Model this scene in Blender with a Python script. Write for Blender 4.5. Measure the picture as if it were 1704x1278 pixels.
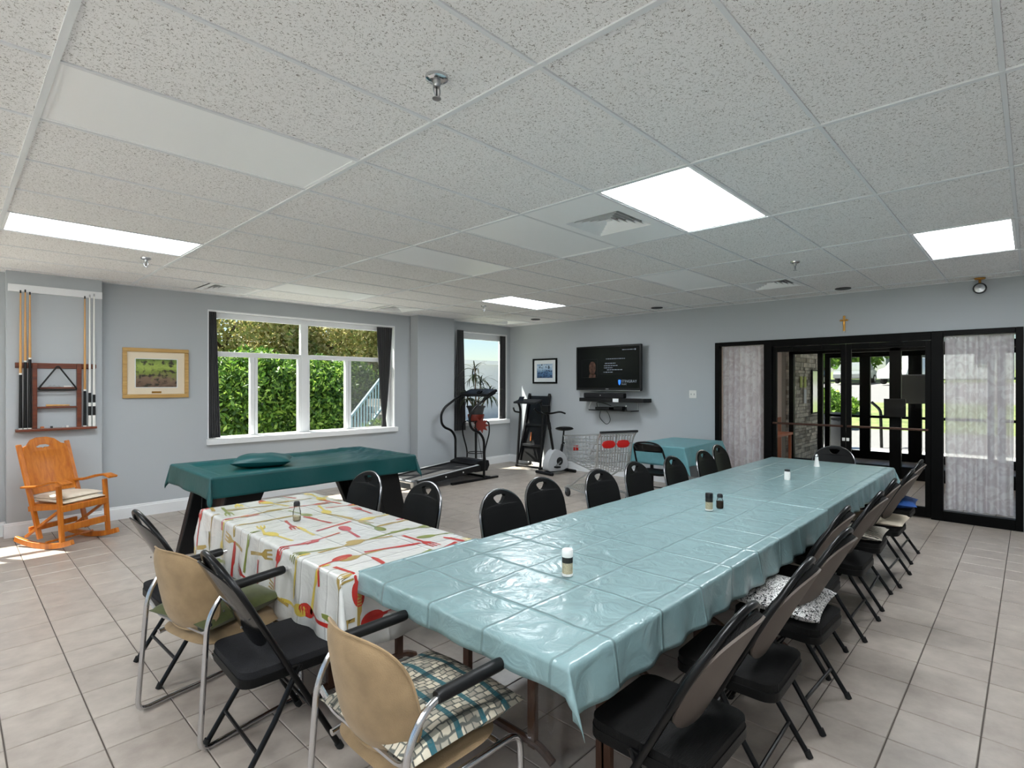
import bpy, bmesh, math, random
from mathutils import Vector, Matrix, Euler
from mathutils.geometry import tessellate_polygon
from mathutils import noise as mnoise
random.seed(11)
PI = math.pi
for o in list(bpy.data.objects):
    bpy.data.objects.remove(o, do_unlink=True)
S = bpy.context.scene
C = bpy.context.collection

# ------------------------------------------------------------------ camera
# World: X runs along the window wall, Y along the television wall, camera over the origin.
CAM_H, HC = 1.57, 2.724
cam = bpy.data.objects.new('camera', bpy.data.cameras.new('camera'))
C.objects.link(cam)
cam.location = (0, 0, CAM_H)
cam.rotation_euler = (PI / 2, 0, 0.764 - PI / 2)
cam.data.sensor_width = 36
cam.data.lens = 903 / 1704 * 36
cam.data.clip_start = 0.02
cam.data.clip_end = 400
S.camera = cam

# ------------------------------------------------------------------ daylight
world = bpy.data.worlds.new('sky')
S.world = world
world.use_nodes = True
wn = world.node_tree
wn.nodes.clear()
wo = wn.nodes.new('ShaderNodeOutputWorld')
wb = wn.nodes.new('ShaderNodeBackground')
ws = wn.nodes.new('ShaderNodeTexSky')
ws.sky_type = 'NISHITA'
ws.sun_disc = False
ws.sun_elevation = math.radians(56)
ws.sun_rotation = math.radians(-34)
wn.links.new(ws.outputs[0], wb.inputs[0])
wn.links.new(wb.outputs[0], wo.inputs[0])
ws.dust_density = 0.4
ws.ozone_density = 2.0
wb.inputs[1].default_value = 0.09
sun = bpy.data.objects.new('sun', bpy.data.lights.new('sun', 'SUN'))
C.objects.link(sun)
sun.location = (-10, 30, 40)
sun.data.energy = 12.0
sun.data.angle = math.radians(0.6)
sun.data.color = (1.0, 0.95, 0.87)
sun.rotation_euler = Vector((0.55, -0.80, -1.45)).to_track_quat('-Z', 'Y').to_euler()
PANEL_LIGHT = 13.0

S.view_settings.view_transform = 'Standard'
S.view_settings.look = 'None'
S.view_settings.gamma = 1
S.view_settings.use_curve_mapping = False
S.view_settings.exposure = 0.92

# ------------------------------------------------------------------ materials
MATS = {}


def newmat(name):
    m = bpy.data.materials.new(name)
    m.use_nodes = True
    MATS[name] = m
    return m, m.node_tree, m.node_tree.nodes['Principled BSDF']


def lin(c):
    return tuple(((v / 255) / 12.92 if v / 255 <= 0.04045 else ((v / 255 + 0.055) / 1.055) ** 2.4) for v in c)


def mat(name, col, rough=0.5, metal=0.0, spec=0.5, var=0.0, vscale=6.0, bump=0.0, bscale=80.0,
        coat=0.0, emit=0.0, sheen=0.0, stretch=None):
    """Principled material in an sRGB colour, with noise in its colour (var) and in its relief (bump)."""
    m, nt, p = newmat(name)
    c = lin(col)
    p.inputs['Base Color'].default_value = (*c, 1)
    p.inputs['Roughness'].default_value = rough
    p.inputs['Metallic'].default_value = metal
    p.inputs['Specular IOR Level'].default_value = spec
    p.inputs['Coat Weight'].default_value = coat
    p.inputs['Sheen Weight'].default_value = sheen
    if emit:
        p.inputs['Emission Color'].default_value = (*c, 1)
        p.inputs['Emission Strength'].default_value = emit
    tc = None
    if var or bump:
        tc = nt.nodes.new('ShaderNodeTexCoord')
        mp = nt.nodes.new('ShaderNodeMapping')
        if stretch:
            mp.inputs['Scale'].default_value = stretch
        nt.links.new(tc.outputs['Object'], mp.inputs[0])
    if var:
        n = nt.nodes.new('ShaderNodeTexNoise')
        n.inputs['Scale'].default_value = vscale
        n.inputs['Detail'].default_value = 4
        nt.links.new(mp.outputs[0], n.inputs['Vector'])
        r = nt.nodes.new('ShaderNodeValToRGB')
        r.color_ramp.elements[0].position = 0.3
        r.color_ramp.elements[1].position = 0.7
        r.color_ramp.elements[0].color = (*[v * (1 - var) for v in c], 1)
        r.color_ramp.elements[1].color = (*[min(1, v * (1 + var)) for v in c], 1)
        nt.links.new(n.outputs[0], r.inputs[0])
        nt.links.new(r.outputs[0], p.inputs['Base Color'])
    if bump:
        n = nt.nodes.new('ShaderNodeTexNoise')
        n.inputs['Scale'].default_value = bscale
        n.inputs['Detail'].default_value = 3
        nt.links.new(mp.outputs[0], n.inputs['Vector'])
        b = nt.nodes.new('ShaderNodeBump')
        b.inputs['Strength'].default_value = bump
        b.inputs['Distance'].default_value = 0.01
        nt.links.new(n.outputs[0], b.inputs['Height'])
        nt.links.new(b.outputs[0], p.inputs['Normal'])
    return m


def N(nt, kind, **kw):
    n = nt.nodes.new(kind)
    for k, v in kw.items():
        setattr(n, k, v)
    return n


def math_node(nt, op, a, b=None, c=None):
    n = nt.nodes.new('ShaderNodeMath')
    n.operation = op
    for i, v in enumerate((a, b, c)):
        if v is None:
            continue
        if isinstance(v, (int, float)):
            n.inputs[i].default_value = v
        else:
            nt.links.new(v, n.inputs[i])
    return n.outputs[0]


def wood(name, dark, light, rough=0.4, scale=1.0, axis='X'):
    m, nt, p = newmat(name)
    tc = N(nt, 'ShaderNodeTexCoord')
    mp = N(nt, 'ShaderNodeMapping')
    s = {'X': (1, 14, 14), 'Y': (14, 1, 14), 'Z': (14, 14, 1)}[axis]
    mp.inputs['Scale'].default_value = [v * scale for v in s]
    nt.links.new(tc.outputs['Object'], mp.inputs[0])
    n = N(nt, 'ShaderNodeTexNoise')
    n.inputs['Scale'].default_value = 2.2
    n.inputs['Detail'].default_value = 6
    n.inputs['Distortion'].default_value = 0.6
    nt.links.new(mp.outputs[0], n.inputs['Vector'])
    r = N(nt, 'ShaderNodeValToRGB')
    r.color_ramp.elements[0].position = 0.3
    r.color_ramp.elements[1].position = 0.72
    r.color_ramp.elements[0].color = (*lin(dark), 1)
    r.color_ramp.elements[1].color = (*lin(light), 1)
    nt.links.new(n.outputs[0], r.inputs[0])
    nt.links.new(r.outputs[0], p.inputs['Base Color'])
    p.inputs['Roughness'].default_value = rough
    return m


def glass(name, tint=(0.96, 0.98, 0.97), refl=0.10, rough=0.0):
    """Window glass: see-through with a mirror share that grows at grazing angles."""
    m, nt, p = newmat(name)
    nt.nodes.remove(p)
    out = nt.nodes['Material Output']
    t = N(nt, 'ShaderNodeBsdfTransparent')
    t.inputs[0].default_value = (*tint, 1)
    g = N(nt, 'ShaderNodeBsdfGlossy')
    g.inputs['Roughness'].default_value = rough
    lw = N(nt, 'ShaderNodeLayerWeight')
    lw.inputs[0].default_value = refl
    mx = N(nt, 'ShaderNodeMixShader')
    nt.links.new(lw.outputs['Fresnel'], mx.inputs[0])
    nt.links.new(t.outputs[0], mx.inputs[1])
    nt.links.new(g.outputs[0], mx.inputs[2])
    nt.links.new(mx.outputs[0], out.inputs[0])
    return m


# ceiling tile: off-white mineral fibre with worm-like dark fissures
def fissured():
    m, nt, p = newmat('ceiling_tile')
    g = N(nt, 'ShaderNodeNewGeometry')
    pos = g.outputs['Position']

    def noise(sc, det=2.0, dist=0.0, off=0.0):
        mp = N(nt, 'ShaderNodeMapping')
        mp.inputs['Location'].default_value = (off, off * 1.7, 0)
        nt.links.new(pos, mp.inputs[0])
        n = N(nt, 'ShaderNodeTexNoise')
        n.inputs['Scale'].default_value = sc
        n.inputs['Detail'].default_value = det
        n.inputs['Distortion'].default_value = dist
        nt.links.new(mp.outputs[0], n.inputs['Vector'])
        return n.outputs[0]
    a = noise(74, 1.0, 0.9)
    line = math_node(nt, 'LESS_THAN', math_node(nt, 'ABSOLUTE', math_node(nt, 'SUBTRACT', a, 0.5)), 0.024)
    mask = math_node(nt, 'GREATER_THAN', noise(88, 2.0, 0.3, 3.1), 0.515)
    worm = math_node(nt, 'MULTIPLY', line, mask)
    speck = math_node(nt, 'GREATER_THAN', noise(210, 1.0, 0, 9.2), 0.70)
    dark = math_node(nt, 'MAXIMUM', worm, math_node(nt, 'MULTIPLY', speck, 0.7))
    blotch = noise(3.0, 3.0, 0, 5)
    mix = N(nt, 'ShaderNodeMix', data_type='RGBA')
    mix.inputs[6].default_value = (0.90, 0.895, 0.895, 1)
    mix.inputs[7].default_value = (0.23, 0.215, 0.195, 1)
    nt.links.new(math_node(nt, 'MULTIPLY', dark, 0.9), mix.inputs[0])
    m2 = N(nt, 'ShaderNodeMix', data_type='RGBA', blend_type='MULTIPLY')
    m2.inputs[0].default_value = 0.06
    nt.links.new(mix.outputs[2], m2.inputs[6])
    nt.links.new(blotch, m2.inputs[7])
    nt.links.new(m2.outputs[2], p.inputs['Base Color'])
    p.inputs['Roughness'].default_value = 0.95
    p.inputs['Specular IOR Level'].default_value = 0.1
    b = N(nt, 'ShaderNodeBump')
    b.inputs['Strength'].default_value = 0.35
    b.inputs['Distance'].default_value = 0.004
    nt.links.new(math_node(nt, 'MULTIPLY', dark, -1), b.inputs['Height'])
    nt.links.new(b.outputs[0], p.inputs['Normal'])
    return m


FT, FA, FB = 0.3013, 0.1757, 0.1630     # floor tile pitch and grid offset


def floor_tile():
    m, nt, p = newmat('floor_tile')
    g = N(nt, 'ShaderNodeNewGeometry')
    mp = N(nt, 'ShaderNodeMapping')
    mp.inputs['Location'].default_value = (-FA / FT, -FB / FT, 0)
    mp.inputs['Scale'].default_value = (1 / FT, 1 / FT, 0)
    nt.links.new(g.outputs['Position'], mp.inputs[0])
    fl = N(nt, 'ShaderNodeVectorMath', operation='FLOOR')
    nt.links.new(mp.outputs[0], fl.inputs[0])
    wnz = N(nt, 'ShaderNodeTexWhiteNoise', noise_dimensions='3D')
    nt.links.new(fl.outputs[0], wnz.inputs[0])
    off = N(nt, 'ShaderNodeVectorMath', operation='SCALE')
    nt.links.new(wnz.outputs['Color'], off.inputs[0])
    off.inputs['Scale'].default_value = 30
    add = N(nt, 'ShaderNodeVectorMath', operation='ADD')
    nt.links.new(off.outputs[0], add.inputs[0])
    nt.links.new(g.outputs['Position'], add.inputs[1])
    n = N(nt, 'ShaderNodeTexNoise')
    n.inputs['Scale'].default_value = 7
    n.inputs['Detail'].default_value = 5
    n.inputs['Roughness'].default_value = 0.6
    nt.links.new(add.outputs[0], n.inputs['Vector'])
    v = math_node(nt, 'ADD', math_node(nt, 'MULTIPLY', n.outputs[0], 0.85), math_node(nt, 'MULTIPLY', wnz.outputs['Value'], 0.14))
    r = N(nt, 'ShaderNodeValToRGB')
    e = r.color_ramp.elements
    e[0].position, e[1].position = 0.25, 0.75
    e[0].color = (*lin((150, 139, 130)), 1)
    e[1].color = (*lin((184, 174, 163)), 1)
    nt.links.new(v, r.inputs[0])
    nt.links.new(r.outputs[0], p.inputs['Base Color'])
    p.inputs['Roughness'].default_value = 0.33
    p.inputs['Specular IOR Level'].default_value = 0.45
    b = N(nt, 'ShaderNodeBump')
    b.inputs['Strength'].default_value = 0.12
    b.inputs['Distance'].default_value = 0.01
    nt.links.new(n.outputs[0], b.inputs['Height'])
    nt.links.new(b.outputs[0], p.inputs['Normal'])
    return m


def plastic_cloth(name, col, rough, pitch, strength, sx=0.0, sy=0.0, trans=0.15, coat=0.3, mottle=0.06):
    """Thin plastic table cover with pressed fold lines on a grid of the given pitch."""
    m, nt, p = newmat(name)
    g = N(nt, 'ShaderNodeNewGeometry')
    sep = N(nt, 'ShaderNodeSeparateXYZ')
    wob = N(nt, 'ShaderNodeTexNoise')
    wob.inputs['Scale'].default_value = 5
    wob.inputs['Detail'].default_value = 3
    nt.links.new(g.outputs['Position'], wob.inputs['Vector'])
    ad = N(nt, 'ShaderNodeVectorMath', operation='MULTIPLY_ADD')
    nt.links.new(wob.outputs['Color'], ad.inputs[0])
    ad.inputs[1].default_value = (0.035, 0.035, 0.035)
    nt.links.new(g.outputs['Position'], ad.inputs[2])
    nt.links.new(ad.outputs[0], sep.inputs[0])

    def crease(v, o, pt):
        f = math_node(nt, 'FRACT', math_node(nt, 'DIVIDE', math_node(nt, 'ADD', v, o + 30), pt))
        d = math_node(nt, 'ABSOLUTE', math_node(nt, 'SUBTRACT', f, 0.5))
        return math_node(nt, 'MAXIMUM', math_node(nt, 'SUBTRACT', 1, math_node(nt, 'DIVIDE', d, 0.035)), 0)
    h = math_node(nt, 'ADD', crease(sep.outputs[0], sx, pitch), crease(sep.outputs[1], sy, pitch * 0.93))
    soft = N(nt, 'ShaderNodeTexNoise')
    soft.inputs['Scale'].default_value = 9
    soft.inputs['Detail'].default_value = 4
    soft.inputs['Distortion'].default_value = 1.2
    nt.links.new(g.outputs['Position'], soft.inputs['Vector'])
    hh = math_node(nt, 'ADD', math_node(nt, 'MULTIPLY', h, 0.6), math_node(nt, 'MULTIPLY', soft.outputs[0], 0.9))
    b = N(nt, 'ShaderNodeBump')
    b.inputs['Strength'].default_value = strength
    b.inputs['Distance'].default_value = 0.012
    nt.links.new(hh, b.inputs['Height'])
    nt.links.new(b.outputs[0], p.inputs['Normal'])
    c = lin(col)
    r = N(nt, 'ShaderNodeValToRGB')
    r.color_ramp.elements[0].position = 0.3
    r.color_ramp.elements[1].position = 0.7
    r.color_ramp.elements[0].color = (*[x * (1 - mottle) for x in c], 1)
    r.color_ramp.elements[1].color = (*[min(1, x * (1 + mottle)) for x in c], 1)
    nt.links.new(soft.outputs[0], r.inputs[0])
    nt.links.new(r.outputs[0], p.inputs['Base Color'])
    p.inputs['Roughness'].default_value = rough
    p.inputs['Coat Weight'].default_value = coat
    p.inputs['Coat Roughness'].default_value = 0.12
    nt.links.new(b.outputs[0], p.inputs['Coat Normal'])
    if trans:
        out = nt.nodes['Material Output']
        tl = N(nt, 'ShaderNodeBsdfTranslucent')
        nt.links.new(r.outputs[0], tl.inputs[0])
        mx = N(nt, 'ShaderNodeMixShader')
        mx.inputs[0].default_value = trans
        nt.links.new(p.outputs[0], mx.inputs[1])
        nt.links.new(tl.outputs[0], mx.inputs[2])
        nt.links.new(mx.outputs[0], out.inputs[0])
    return m


def leafmat(name, cols, trans=0.35):
    m, nt, p = newmat(name)
    g = N(nt, 'ShaderNodeNewGeometry')
    r = N(nt, 'ShaderNodeValToRGB')
    while len(r.color_ramp.elements) < len(cols):
        r.color_ramp.elements.new(0.5)
    for i, c in enumerate(cols):
        r.color_ramp.elements[i].position = i / (len(cols) - 1)
        r.color_ramp.elements[i].color = (*lin(c), 1)
    nt.links.new(g.outputs['Random Per Island'], r.inputs[0])
    nt.links.new(r.outputs[0], p.inputs['Base Color'])
    p.inputs['Roughness'].default_value = 0.5
    tl = N(nt, 'ShaderNodeBsdfTranslucent')
    nt.links.new(r.outputs[0], tl.inputs[0])
    mx = N(nt, 'ShaderNodeMixShader')
    mx.inputs[0].default_value = trans
    nt.links.new(p.outputs[0], mx.inputs[1])
    nt.links.new(tl.outputs[0], mx.inputs[2])
    nt.links.new(mx.outputs[0], nt.nodes['Material Output'].inputs[0])
    return m


def bands(name, col_a, col_b, scale, width=0.5, rough=0.7, kind='RINGS', dist=3.0, coord='Object'):
    """Two-colour wavy print (animal skins, sheer curtain)."""
    m, nt, p = newmat(name)
    tc = N(nt, 'ShaderNodeTexCoord')
    w = N(nt, 'ShaderNodeTexWave', wave_type=kind)
    w.inputs['Scale'].default_value = scale
    w.inputs['Distortion'].default_value = dist
    w.inputs['Detail'].default_value = 2
    nt.links.new(tc.outputs[coord], w.inputs['Vector'])
    r = N(nt, 'ShaderNodeValToRGB')
    r.color_ramp.interpolation = 'CONSTANT'
    r.color_ramp.elements[0].color = (*lin(col_a), 1)
    r.color_ramp.elements[1].color = (*lin(col_b), 1)
    r.color_ramp.elements[1].position = width
    nt.links.new(w.outputs[1], r.inputs[0])
    nt.links.new(r.outputs[0], p.inputs['Base Color'])
    p.inputs['Roughness'].default_value = rough
    return m


def leopard():
    m, nt, p = newmat('leopard_print')
    tc = N(nt, 'ShaderNodeTexCoord')
    n = N(nt, 'ShaderNodeTexNoise')
    n.inputs['Scale'].default_value = 72
    n.inputs['Detail'].default_value = 1
    n.inputs['Distortion'].default_value = 1.0
    nt.links.new(tc.outputs['Object'], n.inputs['Vector'])
    d = math_node(nt, 'ABSOLUTE', math_node(nt, 'SUBTRACT', n.outputs[0], 0.5))
    r = N(nt, 'ShaderNodeValToRGB')
    r.color_ramp.interpolation = 'CONSTANT'
    r.color_ramp.elements[0].color = (0.012, 0.012, 0.012, 1)
    r.color_ramp.elements[1].position = 0.048
    r.color_ramp.elements[1].color = (0.78, 0.77, 0.75, 1)
    nt.links.new(d, r.inputs[0])
    nt.links.new(r.outputs[0], p.inputs['Base Color'])
    p.inputs['Roughness'].default_value = 0.8
    return m


def plaid():
    """Woven basket print: cream pebbles in rows between teal and dark stripes."""
    m, nt, p = newmat('woven_plaid')
    tc = N(nt, 'ShaderNodeTexCoord')
    sep = N(nt, 'ShaderNodeSeparateXYZ')
    nt.links.new(tc.outputs['Object'], sep.inputs[0])
    bk = N(nt, 'ShaderNodeTexBrick')
    bk.inputs['Scale'].default_value = 1
    bk.inputs['Brick Width'].default_value = 0.034
    bk.inputs['Row Height'].default_value = 0.024
    bk.inputs['Mortar Size'].default_value = 0.0035
    bk.inputs['Mortar Smooth'].default_value = 0.6
    bk.inputs['Color1'].default_value = (*lin((214, 204, 182)), 1)
    bk.inputs['Color2'].default_value = (*lin((128, 124, 114)), 1)
    bk.inputs['Mortar'].default_value = (*lin((92, 94, 88)), 1)
    dn = N(nt, 'ShaderNodeTexNoise')
    dn.inputs['Scale'].default_value = 16
    nt.links.new(tc.outputs['Object'], dn.inputs['Vector'])
    dv = N(nt, 'ShaderNodeVectorMath', operation='MULTIPLY_ADD')
    nt.links.new(dn.outputs['Color'], dv.inputs[0])
    dv.inputs[1].default_value = (0.03, 0.03, 0)
    nt.links.new(tc.outputs['Object'], dv.inputs[2])
    nt.links.new(dv.outputs[0], bk.inputs[0])
    f = math_node(nt, 'FRACT', math_node(nt, 'DIVIDE', math_node(nt, 'ADD', sep.outputs[0], 5), 0.105))
    s1 = math_node(nt, 'LESS_THAN', f, 0.20)
    mx = N(nt, 'ShaderNodeMix', data_type='RGBA')
    nt.links.new(math_node(nt, 'MULTIPLY', s1, 0.92), mx.inputs[0])
    nt.links.new(bk.outputs[0], mx.inputs[6])
    mx.inputs[7].default_value = (*lin((24, 88, 98)), 1)
    f2 = math_node(nt, 'FRACT', math_node(nt, 'DIVIDE', math_node(nt, 'ADD', sep.outputs[1], 5.03), 0.13))
    s2 = math_node(nt, 'LESS_THAN', f2, 0.16)
    ck = N(nt, 'ShaderNodeMix', data_type='RGBA', blend_type='MULTIPLY')
    nt.links.new(math_node(nt, 'MULTIPLY', s2, 0.75), ck.inputs[0])
    nt.links.new(mx.outputs[2], ck.inputs[6])
    ck.inputs[7].default_value = (0.16, 0.2, 0.21, 1)
    nt.links.new(ck.outputs[2], p.inputs['Base Color'])
    p.inputs['Roughness'].default_value = 0.85
    b = N(nt, 'ShaderNodeBump')
    b.inputs['Strength'].default_value = 0.5
    b.inputs['Distance'].default_value = 0.006
    nt.links.new(math_node(nt, 'SUBTRACT', 1, bk.outputs['Fac']), b.inputs['Height'])
    nt.links.new(b.outputs[0], p.inputs['Normal'])
    return m


def ribbed(name, col, scale, axis='X'):
    m, nt, p = newmat(name)
    tc = N(nt, 'ShaderNodeTexCoord')
    w = N(nt, 'ShaderNodeTexWave', wave_type='BANDS', bands_direction=axis)
    w.inputs['Scale'].default_value = scale
    w.inputs['Distortion'].default_value = 0.3
    nt.links.new(tc.outputs['Object'], w.inputs['Vector'])
    b = N(nt, 'ShaderNodeBump')
    b.inputs['Strength'].default_value = 0.6
    b.inputs['Distance'].default_value = 0.003
    nt.links.new(w.outputs[1], b.inputs['Height'])
    nt.links.new(b.outputs[0], p.inputs['Normal'])
    p.inputs['Base Color'].default_value = (*lin(col), 1)
    p.inputs['Roughness'].default_value = 0.8
    p.inputs['Specular IOR Level'].default_value = 0.25
    return m


def sheer():
    """Sheer floral curtain: part of the light passes straight, part is scattered by the weave."""
    m, nt, p = newmat('sheer_floral')
    tc = N(nt, 'ShaderNodeTexCoord')
    v = N(nt, 'ShaderNodeTexNoise')
    v.inputs['Scale'].default_value = 9
    v.inputs['Detail'].default_value = 2
    v.inputs['Distortion'].default_value = 1.4
    nt.links.new(tc.outputs['Object'], v.inputs['Vector'])
    r = N(nt, 'ShaderNodeValToRGB')
    r.color_ramp.elements[0].position = 0.42
    r.color_ramp.elements[1].position = 0.56
    r.color_ramp.elements[0].color = (*lin((252, 249, 252)), 1)
    r.color_ramp.elements[1].color = (*lin((234, 227, 232)), 1)
    nt.links.new(v.outputs[0], r.inputs[0])
    p.inputs['Roughness'].default_value = 0.9
    nt.links.new(r.outputs[0], p.inputs['Base Color'])
    tl = N(nt, 'ShaderNodeBsdfTranslucent')
    nt.links.new(r.outputs[0], tl.inputs[0])
    tr = N(nt, 'ShaderNodeBsdfTransparent')
    m1 = N(nt, 'ShaderNodeMixShader')
    m1.inputs[0].default_value = 0.3
    nt.links.new(p.outputs[0], m1.inputs[1])
    nt.links.new(tl.outputs[0], m1.inputs[2])
    m2 = N(nt, 'ShaderNodeMixShader')
    m2.inputs[0].default_value = 0.16
    nt.links.new(m1.outputs[0], m2.inputs[1])
    nt.links.new(tr.outputs[0], m2.inputs[2])
    nt.links.new(m2.outputs[0], nt.nodes['Material Output'].inputs[0])
    return m


def landscape(name, stops, dark, scale=5.0, dist=1.5):
    """A painted landscape: horizontal tones (Generated Z) broken up by brush-like noise."""
    m, nt, p = newmat(name)
    tc = N(nt, 'ShaderNodeTexCoord')
    sep = N(nt, 'ShaderNodeSeparateXYZ')
    nt.links.new(tc.outputs['Generated'], sep.inputs[0])
    n = N(nt, 'ShaderNodeTexNoise')
    n.inputs['Scale'].default_value = scale
    n.inputs['Detail'].default_value = 5
    n.inputs['Distortion'].default_value = dist
    nt.links.new(tc.outputs['Generated'], n.inputs['Vector'])
    v = math_node(nt, 'ADD', sep.outputs[2], math_node(nt, 'MULTIPLY', math_node(nt, 'SUBTRACT', n.outputs[0], 0.5), 0.55))
    r = N(nt, 'ShaderNodeValToRGB')
    while len(r.color_ramp.elements) < len(stops):
        r.color_ramp.elements.new(0.5)
    for i, (pos, c) in enumerate(stops):
        r.color_ramp.elements[i].position = pos
        r.color_ramp.elements[i].color = (*lin(c), 1)
    nt.links.new(v, r.inputs[0])
    n2 = N(nt, 'ShaderNodeTexNoise')
    n2.inputs['Scale'].default_value = scale * 1.6
    n2.inputs['Detail'].default_value = 4
    nt.links.new(tc.outputs['Generated'], n2.inputs['Vector'])
    mx = N(nt, 'ShaderNodeMix', data_type='RGBA')
    r2 = N(nt, 'ShaderNodeValToRGB')
    r2.color_ramp.elements[0].position = 0.52
    r2.color_ramp.elements[1].position = 0.62
    nt.links.new(n2.outputs[0], r2.inputs[0])
    nt.links.new(r2.outputs[0], mx.inputs[0])
    nt.links.new(r.outputs[0], mx.inputs[6])
    mx.inputs[7].default_value = (*lin(dark), 1)
    nt.links.new(mx.outputs[2], p.inputs['Base Color'])
    p.inputs['Roughness'].default_value = 0.4
    return m


fissured()
floor_tile()
mat('grout', (88, 80, 74), 0.9)
mat('wall_paint', (181, 186, 190), 0.75, spec=0.3, bump=0.05, bscale=220)
mat('white_trim', (236, 238, 240), 0.45)
mat('grid_white', (226, 229, 232), 0.5)
mat('panel_white', (250, 252, 253), 0.35)
mat('lit_panel', (244, 250, 255), 0.5, emit=PANEL_LIGHT)
mat('lobby_fill', (255, 248, 238), 0.5, emit=6.0)
mat('dark_void', (14, 14, 14), 0.9)
mat('chrome', (205, 205, 208), 0.16, metal=1.0)
mat('cart_chrome', (196, 198, 197), 0.28, metal=0.9)
mat('dim_chrome', (128, 128, 130), 0.25, metal=1.0)
mat('steel', (170, 172, 174), 0.3, metal=1.0)
mat('brass', (190, 140, 70), 0.3, metal=1.0)
mat('black_metal', (6, 6, 7), 0.3, spec=0.3)
mat('black_gloss', (8, 8, 9), 0.14, spec=0.5)
mat('black_plastic', (13, 13, 14), 0.45, spec=0.35)
mat('dark_plastic', (38, 39, 41), 0.45, spec=0.35)
mat('black_frame', (4, 4, 4), 0.45, spec=0.1)
mat('rubber', (14, 14, 14), 0.8)
mat('black_fabric', (38, 38, 40), 0.95, spec=0.15, var=0.35, vscale=300, bump=0.25, bscale=500)
mat('black_vinyl', (8, 8, 8), 0.5, spec=0.2, bump=0.1, bscale=160)
mat('taupe_shell', (98, 88, 81), 0.6, spec=0.3)
ribbed('black_ribbed', (17, 16, 15), 90, 'X')
mat('tan_fabric', (152, 128, 97), 0.95, spec=0.1, sheen=0.15, var=0.14, vscale=14, bump=0.2, bscale=260)
mat('olive_fabric', (70, 76, 36), 0.9, sheen=0.2, var=0.15, vscale=30)
leopard()
bands('zebra_print', (38, 36, 33), (205, 198, 182), 14, 0.45, 0.85, 'BANDS', 6)
mat('beige_cushion', (205, 192, 172), 0.9, var=0.06)
mat('blue_cushion', (18, 70, 140), 0.75, var=0.1, vscale=20)
plaid()
mat('cream_cushion', (220, 208, 190), 0.9, var=0.08, vscale=18)
wood('orange_pine', (172, 92, 20), (204, 124, 38), 0.35, 1.0, 'Z')
wood('mahogany', (84, 38, 20), (122, 60, 32), 0.35, 1.0, 'X')
wood('cue_shaft', (196, 142, 78), (222, 172, 106), 0.3, 1.0, 'Z')
wood('gold_frame', (176, 136, 76), (205, 168, 104), 0.35, 2.0, 'X')
wood('brown_leg', (62, 38, 26), (84, 54, 36), 0.45, 1.0, 'Z')
mat('mat_cream', (228, 214, 190), 0.9)
mat('mat_white', (228, 232, 234), 0.9)
landscape('painting_green', [(0.0, (96, 74, 58)), (0.28, (128, 104, 86)), (0.5, (122, 140, 58)), (0.75, (164, 182, 88)), (1.0, (84, 110, 46))], (52, 46, 34), 4.0)
landscape('painting_blue', [(0.0, (40, 66, 104)), (0.35, (86, 124, 166)), (0.6, (150, 178, 206)), (0.85, (196, 214, 228)), (1.0, (120, 154, 190))], (26, 44, 74), 4.5)
landscape('painting_dark', [(0.0, (40, 30, 26)), (0.4, (70, 54, 44)), (0.7, (190, 178, 160)), (1.0, (50, 40, 36))], (22, 18, 16), 3.0)
plastic_cloth('teal_plastic', (134, 162, 164), 0.32, 0.32, 0.8, 0.02, 0.05, 0.12, 0.4, 0.10)
plastic_cloth('teal_plastic_pale', (122, 182, 190), 0.4, 0.35, 0.2, 0, 0, 0.2, 0.15)
plastic_cloth('print_plastic', (226, 226, 222), 0.22, 0.27, 0.42, 0.04, 0.02, 0.12, 0.5, 0.03)
mat('print_red', (188, 48, 42), 0.3, coat=0.4)
mat('print_gold', (172, 146, 78), 0.3, coat=0.4)
mat('print_green', (132, 142, 72), 0.3, coat=0.4)
mat('print_yellow', (214, 190, 84), 0.3, coat=0.4)
mat('pool_cover', (0, 74, 76), 0.42, spec=0.45, bump=0.35, bscale=9)
mat('curtain_charcoal', (58, 58, 60), 0.9, sheen=0.15)
sheer()
glass('window_glass')
glass('door_glass', (0.95, 0.96, 0.96), 0.08)
glass('clear_film', (0.93, 0.93, 0.93), 0.35, 0.1)
glass('jar_glass', (0.92, 0.93, 0.92), 0.2, 0.02)
mat('screen_black', (6, 7, 8), 0.2, spec=0.25)
mat('screen_glow', (120, 128, 140), 0.5, emit=0.22)
mat('screen_blue', (40, 110, 220), 0.5, emit=0.7)
mat('screen_photo', (70, 50, 42), 0.5, spec=0.2, emit=0.12, var=0.8, vscale=22)
mat('white_plastic', (232, 232, 228), 0.4)
mat('grey_plastic', (186, 188, 190), 0.4)
mat('pepper', (62, 46, 32), 0.9, var=0.4, vscale=400)
mat('seasoning', (178, 168, 140), 0.9, var=0.3, vscale=300)
mat('label_black', (30, 30, 26), 0.6)
mat('red_plastic', (206, 30, 26), 0.4)
mat('red_foil', (128, 38, 22), 0.35, bump=0.4, bscale=40)
mat('pot_grey', (66, 66, 68), 0.5)
mat('soil', (46, 34, 26), 0.95)
mat('orange_plastic', (190, 110, 60), 0.5)
mat('belt', (34, 34, 36), 0.7)
mat('stem', (110, 92, 68), 0.8)
mat('plant_leaf', (52, 66, 40), 0.45, var=0.3, vscale=9)
mat('gold_cross', (196, 150, 78), 0.35, metal=0.6)
leafmat('leaf_green', [(34, 62, 24), (70, 108, 38), (108, 146, 54), (160, 186, 84)])
leafmat('leaf_tan', [(112, 138, 70), (176, 170, 110), (222, 206, 160), (150, 162, 88), (206, 186, 128)], 0.5)
leafmat('leaf_lime', [(70, 108, 34), (110, 150, 50), (150, 184, 76), (60, 92, 34)])
mat('bark', (74, 60, 48), 0.95, bump=0.6, bscale=30)
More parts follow.
